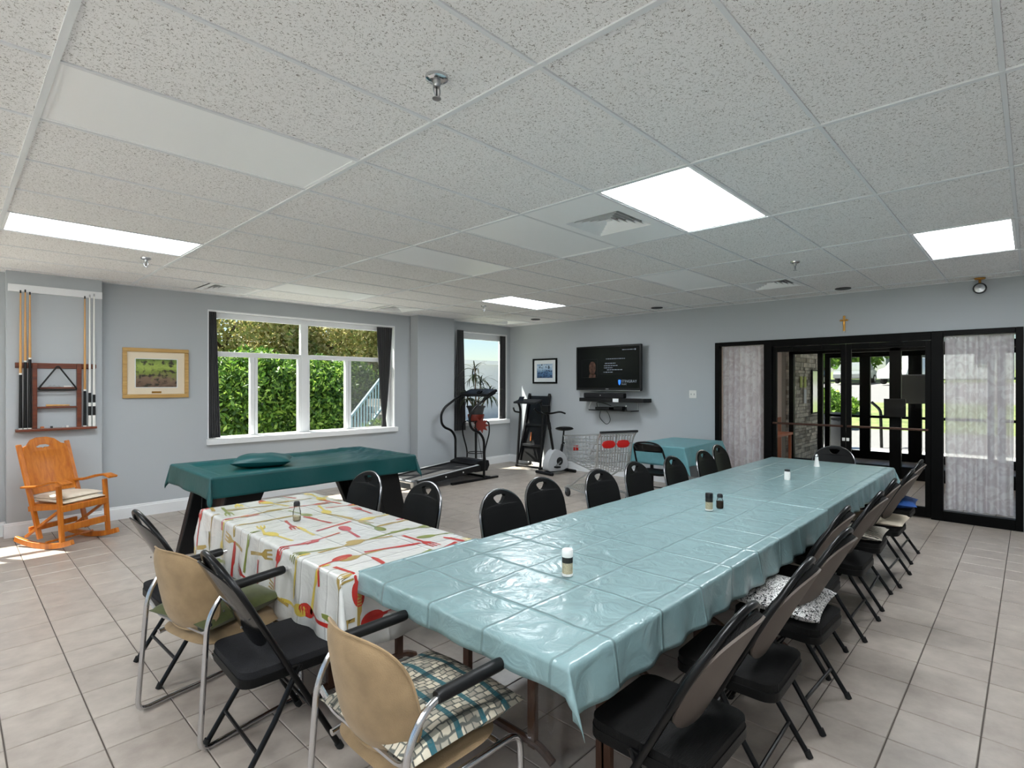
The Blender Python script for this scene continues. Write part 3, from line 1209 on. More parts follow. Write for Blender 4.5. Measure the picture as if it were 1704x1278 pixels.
# ---- glazed door fronts
def storefront(name, X, posts, header, bottoms, panes, leaves, depth=0.10, frame='black_frame', gl='door_glass'):
    root = struct(thing(name, '', '', (X, 0, 0)))
    del root['label']
    del root['category']
    for (y0, y1, z0, z1) in posts:
        MB().box(-depth / 2, depth / 2, y0, y1, z0, z1).build('post', frame, root, bevel=0.004)
    for (y0, y1, z0, z1) in header:
        MB().box(-depth / 2, depth / 2, y0, y1, z0, z1).build('header', frame, root, bevel=0.004)
    for (y0, y1, z0, z1) in bottoms:
        MB().box(-depth / 2, depth / 2, y0, y1, z0, z1).build('bottom_rail', frame, root, bevel=0.004)
    for (y0, y1, z0, z1) in panes:
        MB().box(-.004, .004, y0, y1, z0, z1).build('pane', gl, root)
    for (y0, y1, z1, barz, st, hang) in leaves:
        lf = MB()
        lf.box(-.022, .022, y0, y0 + st, 0.01, z1).box(-.022, .022, y1 - st, y1, 0.01, z1)
        lf.box(-.022, .022, y0 + st, y1 - st, z1 - .07, z1).box(-.022, .022, y0 + st, y1 - st, 0.01, .13)
        l = lf.build('door_leaf', frame, root, bevel=0.003)
        MB().box(-.003, .003, y0 + st, y1 - st, .13, z1 - .07).build('pane', gl, l)
        if barz:
            p = MB()
            p.tube([(-.065, y0 + .02, barz), (-.065, y1 - .02, barz)], .014, 10)
            for yy in (y0 + .04, y1 - .04):
                p.tube([(-.065, yy, barz), (-.015, yy, barz)], .010, 8)
            p.build('push_bar', 'bar_brown', l, smooth=True)
            s = 1 if hang > 0 else 0
            yy = y0 + .02 if s else y1 - .02
            MB().box(-.032, -.022, yy - .016, yy + .016, barz - .19, barz - .15).build('lock_plate', 'white_plastic', l, bevel=0.003)
            MB().box(-.05, -.02, lerp(y0, y1, .3), lerp(y0, y1, .7), z1 - .05, z1 - .005).build('door_closer', frame, l, bevel=0.004)
    return root


mat('bar_brown', (74, 48, 38), 0.35, metal=0.4)
storefront('door_1', XW + .02,
           [(0.065, 0.126, 0, 2.18), (0.735, 0.845, 0, 2.18), (2.60, 2.704, 0, 2.18), (3.335, 3.40, 0, 2.18)],
           [(0.126, 0.735, 2.125, 2.18), (0.845, 2.60, 2.085, 2.18), (2.704, 3.335, 2.125, 2.18)],
           [(0.126, 0.735, 0, .115), (2.704, 3.335, 0, .115)],
           [(0.126, 0.735, .115, 2.125), (2.704, 3.335, .115, 2.125)],
           [(0.848, 1.708, 2.08, 1.035, .055, -1), (1.714, 2.597, 2.08, 1.035, .055, 1)])

# lobby and vestibule beyond the doors
LX2, LX3 = 10.95, 13.45
struct(MB().box(XW + .2, LX3 + .2, -2.2, 3.5, -.12, -.006).build('floor_lobby', 'grout'))
lob = bpy.data.objects['floor_lobby']
lt = MB()
lt_objs = []
for i in range(0, 19):
    for j in range(-8, 12):
        x0, y0 = XW + .2 + i * FT, -2.1 + (j + 8) * FT - .0
        if y0 + FT < 3.5:
            tile_geo(lt, x0, x0 + FT, y0, y0 + FT)
o = lt.build('floor_tile_field', 'floor_tile', lob)
o['kind'] = 'stuff'
struct(MB().box(XW + .2, LX3 + .3, -2.25, 3.55, 2.62, 2.72).build('ceiling_lobby', 'panel_white'))
struct(MB().box(XW + .2, LX2, 3.42, 3.55, 0, 2.62).build('wall_lobby_left', 'lobby_paint'))
struct(MB().box(XW + .2, LX3, -2.25, -2.1, 0, 2.62).build('wall_lobby_right', 'lobby_paint'))
MB().box(9.3, 10.85, 3.395, 3.42, 0, 0.95).build('wainscot_panel', 'lobby_brown', bpy.data.objects['wall_lobby_left'], bevel=0.006)
# stone wall of the vestibule: courses of separate stones
sw = struct(MB().box(LX2 + .03, LX3, 3.36, 3.5, 0, 2.62).build('wall_vestibule_stone', 'mortar'))
z_ = 0.02
rs = random.Random(5)
while z_ < 2.55:
    h = rs.uniform(.055, .10)
    x_ = LX2 + .04
    while x_ < LX3 - .05:
        w = rs.uniform(.12, .34)
        x2 = min(x_ + w, LX3 - .02)
        MB().box(x_ + .006, x2 - .006, 3.335 - rs.uniform(0, .02), 3.365, z_ + .005, z_ + h - .005).build('stone', rs.choice(['stone', 'stone', 'stone_dark']), sw)
        x_ = x2
    z_ += h
lp = thing('ceiling_light', 'fill light panel added out of view in the lobby ceiling', 'ceiling light', (9.45, 1.6, 2.62))  # added lamp, out of view, that brightens the lobby
MB().box(-.31, .31, -.61, .61, -.02, 0).build('fixture_frame', 'panel_white', lp, bevel=.004)
MB().box(-.29, .29, -.59, .59, -.024, -.019).build('diffuser', 'lobby_fill', lp)
storefront('door_2', LX2,
           [(-2.1, -2.0, 0, 2.5), (-.75, -.65, 0, 2.5), (0.28, .38, 0, 2.5), (1.56, 1.72, 0, 2.5), (2.72, 2.80, 0, 2.5), (3.2, 3.28, 0, 2.5)],
           [(-2.1, 3.28, 2.12, 2.24), (-2.1, 3.28, 2.45, 2.62)],
           [(-2.0, -.75, 0, .2), (-.65, .28, 0, .2), (.38, 1.56, 0, .2), (1.72, 2.72, 0, .2), (2.80, 3.2, 0, .2)],
           [(-2.0, -.75, .2, 2.12), (-.65, .28, .2, 2.12), (.38, 1.56, .2, 2.12), (1.72, 2.72, .2, 2.12), (2.80, 3.2, .2, 2.12), (-2.0, 3.2, 2.24, 2.45)], [])
storefront('door_3', LX3,
           [(-2.1, -2.0, 0, 2.5), (-.75, -.65, 0, 2.5), (.5, .6, 0, 2.5), (1.58, 1.80, 0, 2.5), (2.45, 2.64, 0, 2.5), (3.2, 3.3, 0, 2.5)],
           [(-2.1, 3.3, 2.14, 2.26), (-2.1, 3.3, 2.48, 2.62)],
           [(-2.0, -.75, 0, .16), (-.65, .5, 0, .16), (.6, 1.58, 0, .16), (1.80, 2.45, 0, .16), (2.64, 3.2, 0, .16),
            (-2.0, -.75, .86, .91), (-.65, .5, .86, .91), (.6, 1.58, .86, .91), (1.80, 2.45, .86, .91), (2.64, 3.2, .86, .91)],
           [(-2.0, -.75, .16, 2.14), (-.65, .5, .16, 2.14), (.6, 1.58, .16, 2.14), (1.80, 2.45, .16, 2.14), (2.64, 3.2, .16, 2.14), (-2.0, 3.2, 2.26, 2.48)], [])


# ================================================================== CHAIRS
def fx(z):
    return 0.215 - 0.525 * z


def seat_block(t, name, x0, x1, w, z0, z1, m, r=0.06, dome=0.012, bev=0.012):
    L = x1 - x0
    cx_ = (x0 + x1) / 2

    def xf(u, v, k):
        d = max(0, (1 - (2 * u / L) ** 2) * (1 - (2 * v / w) ** 2)) if k > 0 else 0
        return (cx_ + u, v, (z0 + z1) / 2 + k + dome * d)
    return MB().plate([rrect(L, w, r, 5)], z1 - z0, xf, 2).build(name, m, t, smooth=True, bevel=bev)


def back_disc(front, rear, thick):
    """Curved oval back panel between the tubes, offset along its normal."""
    mb = MB()
    nr, na = 9, 36
    nrm = Vector((0.885, 0, 0.465))

    def fn(r, a, off):
        s, cs = math.sin(a), math.cos(a)
        n_ = 2.2 if s > 0 else 3.0
        q = (abs(s) ** n_ + abs(cs) ** n_) ** (-1 / n_)
        y = 0.194 * r * cs * q
        zz = 0.665 + (0.208 if s > 0 else 0.165) * r * s * q
        p = Vector((fx(zz), y, zz))
        return p + nrm * (off - 0.035 * (1 - (y / 0.19) ** 2))
    As = [2 * PI * k / na for k in range(na + 1)]
    mb.sheet(linspace(0, 1, nr), As, lambda r, a: fn(r, a, front))
    mb.sheet(linspace(0, 1, nr), list(reversed(As)), lambda r, a: fn(r, a, rear))
    mb.sheet([0, 1], As, lambda k, a: fn(1, a, lerp(front, rear, k)))
    return mb


def folding_chair(label, padded, group, seat_m='black_fabric'):
    t = thing('folding_chair', label, 'folding chair', (0, 0, 0), 0, group)
    tube_m = 'black_metal'
    pts = [(fx(0), -.215, 0), (fx(.3), -.214, .3), (fx(.6), -.206, .6)]
    arch = [(fx(.66 + .228 * math.sin(a)), -.206 * math.cos(a), .66 + .228 * math.sin(a)) for a in linspace(0, PI, 19)]
    pts += arch + [(fx(.6), .206, .6), (fx(.3), .214, .3), (fx(0), .215, 0)]
    ut = MB().tube(pts, 0.0125, 10).build('back_and_front_leg_tube', tube_m, t, smooth=True)
    if padded:
        back_disc(-0.004, -0.012, 0).build('back_shell', 'taupe_shell', t, smooth=True)
        back_disc(0.020, -0.003, 0).build('back_pad', 'black_ribbed', t, smooth=True, bevel=0.006)
    else:
        bp_ = back_disc(0.003, -0.004, 0).build('back_panel', 'black_gloss', t, smooth=True)
        for s in (1, -1):
            MB().lathe([(0, -.003), (.005, -.003), (.004, .002), (0, .003)], 8, (fx(.6) - .055, .11 * s, .60), Matrix.Rotation(PI / 2, 4, 'Y')).build('rivet', 'steel', bp_)
    seat_block(t, 'seat_pan', -.185, .215, .40, .385, .42, 'black_vinyl', .055, 0, .008)
    seat_block(t, 'seat_pad', -.182, .212, .394, .42, .448, seat_m, .055, .010, .012)
    for s in (1, -1):
        rl_ = MB().tube([(.045, .194 * s, .415), (-.06, .198 * s, .22), (-.205, .203 * s, 0.0)], .0115, 10).build('rear_leg', tube_m, t, smooth=True)
        MB().tube([(.045, .194 * s, .415), (fx(.42), .213 * s, .42)], .006, 6).build('pivot_bracket', tube_m, t)
        MB().tube([(fx(0), .215 * s, 0), (fx(.028), .215 * s, .028)], .0155, 10).build('foot_cap', 'rubber', ut, smooth=True)
        MB().tube([(-.205, .203 * s, 0), (-.192, .203 * s, .026)], .0145, 10).build('foot_cap', 'rubber', rl_, smooth=True)
    MB().tube([(-.125, -.2, .122), (-.125, .2, .122)], .008, 8).build('rear_crossbar', tube_m, t, smooth=True)
    MB().tube([(fx(.20), -.214, .20), (fx(.20), .214, .20)], .008, 8).build('front_crossbar', tube_m, t, smooth=True)
    return t


def banquet_chair(label, group):
    t = thing('banquet_chair', label, 'banquet chair', (0, 0, 0), 0, group)

    def bx(z):
        return -.175 - 0.22 * (z - .45)
    out = []
    for a in linspace(0, PI, 21):
        out.append((.205 * math.cos(a) * (1 if math.sin(a) < .5 else 1), .665 + .20 * math.sin(a) ** .8))
    out += [(-.205, .60), (-.196, .53), (-.18, .50), (-.15, .485), (0, .48), (.15, .485), (.18, .50), (.196, .53), (.205, .60)]
    hole = [(u * 1.2, .818 + (v - .818) * 1.2) for u, v in [(.044, .832), (.02, .838), (-.02, .838), (-.044, .832), (-.047, .824), (-.03, .802), (-.012, .790), (.012, .790), (.03, .802), (.047, .824)]]

    def xf(u, v, k):
        return (bx(v) + k - .028 * (1 - (u / .205) ** 2), u, v)
    MB().plate([out, hole], .030, xf, 2).build('back', 'black_vinyl', t, smooth=True)
    rim = [xf(u * 1.02, v if v < .6 else v + .004, -.004) for u, v in [(.205, .50), (.207, .60)] + out[:21] + [(-.207, .60), (-.205, .50)]]
    lower = [(-.20, .205, .42), (-.215, .21, .2), (-.27, .215, 0.0)]
    path = [(x, -y, z) for x, y, z in reversed([])]
    R = [Vector(p) for p in rim]
    L_ = [(-.27, .215, 0), (-.225, .212, .2), (-.19, .208, .42)]
    Rr = [(-.19, -.208, .42), (-.225, -.212, .2), (-.27, -.215, 0)]
    rt_ = MB().tube(L_ + rim + Rr, .0085, 8).build('rear_leg_and_back_tube', 'dim_chrome', t, smooth=True)
    seat_block(t, 'seat', -.19, .22, .42, .415, .465, 'black_vinyl', .07, .014, .015)
    for s in (1, -1):
        fl_ = MB().tube(fillet([(-.19, .195 * s, .40), (.17, .195 * s, .40), (.225, .2 * s, 0)], .05, 4), .0105, 8).build('front_leg', 'chrome', t, smooth=True)
        for x in (-.27, .225):
            MB().lathe([(0, 0), (.015, 0), (.014, .02), (0, .02)], 10, (x, (.215 if x < 0 else .2) * s, 0)).build('foot_cap', 'rubber', rt_ if x < 0 else fl_)
    return t


def arm_chair(label, tube_m):
    t = thing('arm_chair', label, 'armchair', (0, 0, 0), 0, 'tan upholstered sled-base armchairs')
    for s in (1, -1):
        y = .265 * s
        path = fillet([(.165, y, .665), (-.15, y, .665), (-.225, y * .98, .56), (-.265, y * 1.02, .014), (.24, y * 1.02, .014), (.235, y * .97, .40), (-.19, y * .86, .375)],
                      [0, .06, .10, .05, .05, .06, 0], 5)
        sf_ = MB().tube(path, .0115, 10).build('side_frame', tube_m, t, smooth=True)
        MB().tube([(-.125, y, .665), (-.11, y, .667), (.125, y, .667), (.14, y, .667)], [.019, .021, .021, .019], 12).build('arm_pad', 'black_plastic', sf_, smooth=True)
    MB().tube(fillet([(-.215, -.26, .53), (-.20, -.2, .47), (-.20, .2, .47), (-.215, .26, .53)], .05, 4), .010, 8).build('back_bracket', tube_m, t, smooth=True)
    for x in (-.12, .16):
        MB().tube([(x, -.24, .385), (x, .24, .385)], .010, 8).build('seat_rail', tube_m, t, smooth=True)

    # curved upholstered back: wide rounded shell, thick edge
    def back(u, v, off):
        # u: -1..1 across, v: -1..1 up
        n_ = 3.2
        k = (abs(u) ** n_ + abs(v) ** n_) ** (1 / n_)
        m_ = max(abs(u), abs(v))
        q = m_ / k if k > 1e-6 else 1.0
        uu, vv = u * q, v * q
        y = .232 * uu * (1 - .10 * max(0, vv))
        z = .645 + .185 * vv
        x = -.245 - .20 * (z - .645) + .085 * uu * uu
        e = (1 - min(1, max(abs(u), abs(v))) ** 6)
        return Vector((x + off * e, y, z))
    us = linspace(-1, 1, 25)
    b = MB()
    b.sheet(us, us, lambda u, v: back(u, v, .032))
    b.sheet(us, list(reversed(us)), lambda u, v: back(u, v, -.024))
    br_ = b.build('backrest', 'tan_fabric', t, smooth='all')
    seam = [back(u, v, -.01) + Vector((-.004, 0, 0)) for u, v in
            [(math.cos(a) / max(abs(math.cos(a)), abs(math.sin(a))), math.sin(a) / max(abs(math.cos(a)), abs(math.sin(a)))) for a in linspace(0, 2 * PI, 60)[:-1]]]
    MB().tube(seam, .004, 6, closed=True).build('piping', 'tan_fabric', br_, smooth=True)

    def seatf(u, v, sg):
        n_ = 3.5
        k = (abs(u) ** n_ + abs(v) ** n_) ** (1 / n_)
        q = max(abs(u), abs(v)) / k if k > 1e-6 else 1.0
        e = (1 - max(abs(u), abs(v)) ** 4)
        return (.0 + .215 * u * q, .232 * v * q, .415 + (.035 * e if sg > 0 else -.045 * e))
    sm = MB()
    sm.sheet(us, us, lambda u, v: seatf(u, v, 1))
    sm.sheet(us, list(reversed(us)), lambda u, v: seatf(u, v, -1))
    sm.build('seat', 'tan_fabric', t, smooth='all')
    return t


RG = 'padded folding chairs along the right side of the long teal table'
row = [(1.70, .875, 0, 'black padded folding chair nearest the camera on the right of the teal table'),
       (2.30, .87, 2, 'second folding chair from the camera on the right side of the teal table'),
       (2.92, .87, -2, 'folding chair on the right of the teal table holding the leopard print pillow'),
       (3.44, .985, 1, 'folding chair pushed in just beyond the leopard pillow chair'),
       (4.07, .935, 0, 'fifth folding chair from the camera on the right, with a bare black seat'),
       (4.67, .955, 2, 'folding chair on the right side of the table carrying the zebra cushion'),
       (5.285, .93, -1, 'folding chair on the right side of the table carrying the beige cushion'),
       (6.02, .96, 0, 'last folding chair on the right near the glass doors, with the blue cushion')]
fc0 = None
for x, y, a, lab in row:
    if fc0 is None:
        fc0 = folding_chair(lab, True, RG, 'black_ribbed')
        fc0.location = (x, y, 0)
        fc0.rotation_euler = (0, 0, PI / 2 + math.radians(a))
    else:
        dup(fc0, (x, y, 0), PI / 2 + math.radians(a), lab, RG)
FG = 'glossy black folding chairs with charcoal seats'
f2 = folding_chair('glossy black folding chair with charcoal seat between the two tan armchairs', False, FG)
f2.location = (.975, 2.38, 0)
f2.rotation_euler = (0, 0, math.radians(-2))
dup(f2, (.955, 3.46, 0), math.radians(2), 'glossy black folding chair leftmost at the patterned table', FG)
# open-backed folding chair by the small table
ob = thing('folding_chair', 'open-backed black folding chair between the shopping cart and small table', 'folding chair', (6.42, 3.58, 0), math.radians(4))
pts = [(fx(0), -.215, 0), (fx(.3), -.214, .3), (fx(.6), -.206, .6)]
arch = fillet([(fx(.6), -.206, .6), (fx(.80), -.19, .80), (fx(.83), 0, .83), (fx(.80), .19, .80), (fx(.6), .206, .6)], .09, 6)
MB().tube(pts[:2] + arch + [(fx(.3), .214, .3), (fx(0), .215, 0)], .0125, 10).build('back_and_front_leg_tube', 'black_metal', ob, smooth=True)
MB().sheet(linspace(-1, 1, 13), linspace(0, 1, 5), lambda u, v: (fx(.70 + .11 * v) - .03 * (1 - u * u), .19 * u * (1 - .05 * v), .70 + .11 * v - .02 * u * u * v)).build('back_panel', 'black_gloss', ob, smooth=True, solid=.006)
seat_block(ob, 'seat_pan', -.185, .215, .40, .40, .43, 'black_vinyl', .055, 0, .008)
for s in (1, -1):
    MB().tube([(.045, .194 * s, .415), (-.06, .198 * s, .22), (-.205, .203 * s, 0.0)], .0115, 10).build('rear_leg', 'black_metal', ob, smooth=True)
MB().tube([(-.125, -.2, .122), (-.125, .2, .122)], .008, 8).build('rear_crossbar', 'black_metal', ob, smooth=True)
MB().tube([(fx(.20), -.214, .20), (fx(.20), .214, .20)], .008, 8).build('front_crossbar', 'black_metal', ob, smooth=True)

BG = 'round-backed banquet chairs with a handle hole'
bl = [(2.53, 2.26, -88, 'round-backed banquet chair nearest the camera on the far side of the teal table'),
      (3.06, 2.36, -90, 'second nearest round-backed banquet chair on the far side of the teal table'),
      (3.66, 2.27, -92, 'banquet chair on the far side of the table in front of the cart front'),
      (4.26, 2.29, -90, 'banquet chair on the far side of the table in front of the open-backed folding chair'),
      (4.84, 2.23, -90, 'banquet chair on the far side of the table below the small teal table leg'),
      (5.50, 2.22, -90, 'second banquet chair from the sheer curtain on the far side of the teal table'),
      (6.12, 2.32, -88, 'banquet chair on the far side of the table right beside the left sheer curtain'),
      (6.62, 1.60, 180, 'black banquet chair at the far end of the teal table before the doors'),
      (2.06, 3.80, 183, 'banquet chair behind the patterned table nearest the pool table leg'),
      (2.09, 3.11, 178, 'banquet chair behind the patterned table nearest the long teal table')]
bc0 = None
for x, y, a, lab in bl:
    if bc0 is None:
        bc0 = banquet_chair(lab, BG)
        bc0.location = (x, y, 0)
        bc0.rotation_euler = (0, 0, math.radians(a))
    else:
        dup(bc0, (x, y, 0), math.radians(a), lab, BG)

a2 = arm_chair('tan upholstered armchair with chrome frame at the near end of the teal table', 'chrome')
a2.location = (1.105, 1.505, 0)
a1 = dup(a2, (.945, 2.86, 0), math.radians(12), 'tan sled-base armchair holding the green pillow at the patterned table')
# seat cushions
cm = cushion_mesh(.49, .50, .10, 20, .02, .02, 1, .32)
o = tag(cm.build('seat_cushion', 'woven_plaid', smooth='all'), 'woven plaid cushion in cream and teal on the front tan armchair', 'cushion')
o.location = (1.13, 1.50, .495)
o.rotation_euler = (0, .03, math.radians(2))
o = tag(cushion_mesh(.42, .45, .13, 20, .07, .02, 4, .45).build('throw_pillow', 'olive_fabric', smooth='all'), 'olive green pillow on the tan armchair at the patterned table', 'pillow')
o.location = (.925, 2.865, .505)
o.rotation_euler = (0, -.04, math.radians(16))
o = tag(cushion_mesh(.46, .40, .12, 20, .07, .02, 7, .45).build('throw_pillow', 'leopard_print', smooth='all'), 'black and white leopard print pillow on a folding chair', 'pillow')
o.location = (2.93, .905, .505)
o.rotation_euler = (.05, 0, math.radians(4))
o = tag(cushion_mesh(.42, .40, .07, 18, .05, .015, 9, .4).build('seat_cushion', 'zebra_print', smooth='all'), 'zebra striped cushion on a folding chair', 'cushion')
o.location = (4.68, .96, .482)
o.rotation_euler = (0, 0, .05)
o = tag(cushion_mesh(.40, .40, .05, 18, .02, .004, 2, .2).build('seat_cushion', 'beige_cushion', smooth='all'), 'plain beige cushion on a folding chair', 'cushion')
o.location = (5.285, .92, .474)
o = tag(cushion_mesh(.42, .42, .10, 18, .07, .015, 5, .45).build('throw_pillow', 'blue_cushion', smooth='all'), 'bright blue pillow on the folding chair by the glass doors', 'pillow')
o.location = (6.03, .95, .497)
o.rotation_euler = (0, 0, .1)


# ================================================================== TABLES AND CLOTHS
def folding_table(label, x0, x1, y0, y1, ztop, leg_m='brown_leg', group='folding tables in the long row'):
    t = thing('folding_table', label, 'table', ((x0 + x1) / 2, (y0 + y1) / 2, 0), 0, group)
    a, b = (x1 - x0) / 2, (y1 - y0) / 2
    MB().box(-a, a, -b, b, ztop - .022, ztop).build('table_top', 'mahogany', t, bevel=.004)
    MB().box(-a + .03, a - .03, -b + .03, -b + .05, ztop - .06, ztop - .022).box(-a + .03, a - .03, b - .05, b - .03, ztop - .06, ztop - .022).build('apron', 'black_metal', t)
    lx = a - .44 if a > .8 else a - .2
    for s in (-1, 1):
        for q in (-1, 1):
            MB().box(lx * s - .014, lx * s + .014, q * (b - .17) - .02, q * (b - .17) + .02, .03, ztop - .06).build('leg', leg_m, t, bevel=.003)
        f = MB()
        f.tube(fillet([(lx * s, -b + .06, .012), (lx * s, -b + .13, .05), (lx * s, b - .13, .05), (lx * s, b - .06, .012)], .05, 4), .018, 8)
        f.build('foot_bar', leg_m, t, smooth=True)
        MB().bar((lx * s, 0, ztop - .05), (lx * s - .36 * s, 0, ztop - .035), .02, .006).build('brace', 'black_metal', t)
    return t


TZ = .742
for k in range(3):
    x0 = 1.285 + k * 1.715
    n_ = ['nearest', 'middle', 'farthest'][k]
    folding_table('wide brown folding table under the %s part of the long teal cloth' % n_, x0, x0 + 1.705, 1.36, 2.115, TZ)
    folding_table('narrow brown folding table under the %s right edge of the teal cloth' % n_, x0, x0 + 1.705, .985, 1.35, TZ, group='narrow folding tables in the long row')
ft = folding_table('folding table under the utensil print cloth', -.91, .91, -.375, .375, TZ, group='short table')
ft.location = (1.555, 3.035, 0)
ft.rotation_euler = (0, 0, PI / 2)


def params(a, b, h, n, hn):
    """Parameter list across a cloth: overhang, rounded edge, top, rounded edge, overhang."""
    e = .014
    return linspace(a - h, a - e, hn)[:-1] + linspace(a - e, a + e, 5)[:-1] + linspace(a + e, b - e, n)[:-1] + linspace(b - e, b + e, 5)[:-1] + linspace(b + e, b + h, hn)


def drape(x0, x1, y0, y1, z, flare=.10, wave=.012, seed=0.0, wl=.23, top_noise=.0015):
    rr = .012

    def fn(s, t):
        ds = (x0 - s) if s < x0 else (s - x1 if s > x1 else 0)
        dt = (y0 - t) if t < y0 else (t - y1 if t > y1 else 0)
        sx = -1 if s < x0 else 1
        sy = -1 if t < y0 else 1
        bx, by = min(max(s, x0), x1), min(max(t, y0), y1)
        L = math.hypot(ds, dt)
        if L < 1e-9:
            ed = min(s - x0, x1 - s, t - y0, y1 - t)
            zz = z + top_noise * mnoise.noise(Vector((s * 5 + seed, t * 5, seed)))
            if ed < rr:
                zz -= rr * .30 * (1 - ed / rr) ** 2
            return (bx, by, zz)
        cx_, cy_ = ds / L, dt / L
        along = (t if ds > dt else s)
        k = min(1, L / .18)
        out = .004 + flare * L + wave * k * math.sin(along / wl * 2 * PI + seed + 1.3 * math.sin(along * 2.1 + seed)) \
            + .010 * k * mnoise.noise(Vector((s * 3.1 + seed, t * 3.1, 2.0)))
        if ds > 1e-9 and dt > 1e-9:
            out = flare * L * 1.1 + .045 * k * math.sin(2 * math.atan2(dt, ds)) + .004
        out = max(out, .004)
        drop = (max(ds, dt) + .42 * min(ds, dt)) * .985 + rr * .30
        m_ = .30 * ds * dt / (ds + dt)      # the spare cloth at a corner folds over to one side
        return (bx + sx * cx_ * out - sx * m_, by + sy * cy_ * out + sy * m_, z - drop)
    return fn


def cloth(name, label, m, x0, x1, y0, y1, z, h, nx, ny, hn=9, sides=(1, 1, 1, 1), flatten=None, **kw):
    """sides: overhang factors for x0, x1, y0, y1."""
    fn = drape(x0, x1, y0, y1, z, **kw)
    if flatten:
        # next to a neighbouring table of the same height the edge lies flat instead of hanging
        fn0 = fn

        def fn(s, t):
            if t > y1 and s < flatten[0]:
                p = fn0(min(max(s, x0), x1), y1 - .02)
                q = fn0(s, t) if s < x0 else None
                return (min(max(s, x0), x1), y1 + (t - y1) * .08, z + .003) if q is None else (q[0], y1 + (t - y1) * .05, min(z + .003, q[2] + (t - y1)))
            return fn0(s, t)
    P1, P2 = params(x0, x1, h, nx, hn), params(y0, y1, h, ny, hn)
    P1 = [p for p in P1 if (p >= x0 - h * sides[0] - 1e-6 and p <= x1 + h * sides[1] + 1e-6)]
    P2 = [p for p in P2 if (p >= y0 - h * sides[2] - 1e-6 and p <= y1 + h * sides[3] + 1e-6)]
    o = MB().sheet(P1, P2, fn).build(name, m, smooth='all', solid=.0012, offset=1)
    return tag(o, label, 'tablecloth'), fn


cloth('tablecloth', 'teal plastic tablecloth on the near half of the long table', 'teal_plastic', 1.255, 4.02, .975, 2.125, TZ + .004, .15, 110, 46, sides=(.6, 0, 1, 1), seed=1.0, flatten=(1.97, 1))
cloth('tablecloth', 'teal plastic tablecloth on the far half of the long table', 'teal_plastic', 3.97, 6.44,   .98, 2.12, TZ + .0075, .15, 90, 44, sides=(0, 1, 1, 1), seed=4.0, wl=.19)
pc, pfn = cloth('tablecloth', 'white plastic tablecloth printed with red and gold forks, spoons and knives', 'print_plastic', 1.165, 1.94, 2.128, 3.955, TZ + .003, .34, 36, 82, hn=14, sides=(1, .69, 1, 1), seed=8.0, flare=.045, wave=.010)
# the clear plastic sheet that hangs below the teal cloth at the near end
tag(MB().sheet(linspace(0, 1, 24), linspace(0, 1, 16), lambda u, v: (1.262 - .012 * math.sin(u * 11) * v - .03 * v, 1.02 + .10 * u + .05 * math.sin(v * 3) * (u - .5), TZ - .012 - .60 * v)).build('plastic_sheet', 'clear_film', smooth='all'),
    'clear plastic sheet hanging below the near corner of the teal tablecloth', 'plastic sheet')


# printed utensils, mapped over the drape
def dens(loop, d=.012):
    out = []
    for i, p in enumerate(loop):
        q = loop[(i + 1) % len(loop)]
        L = math.hypot(q[0] - p[0], q[1] - p[1])
        n_ = max(1, int(L / d))
        for k in range(n_):
            out.append((lerp(p[0], q[0], k / n_), lerp(p[1], q[1], k / n_)))
    return out


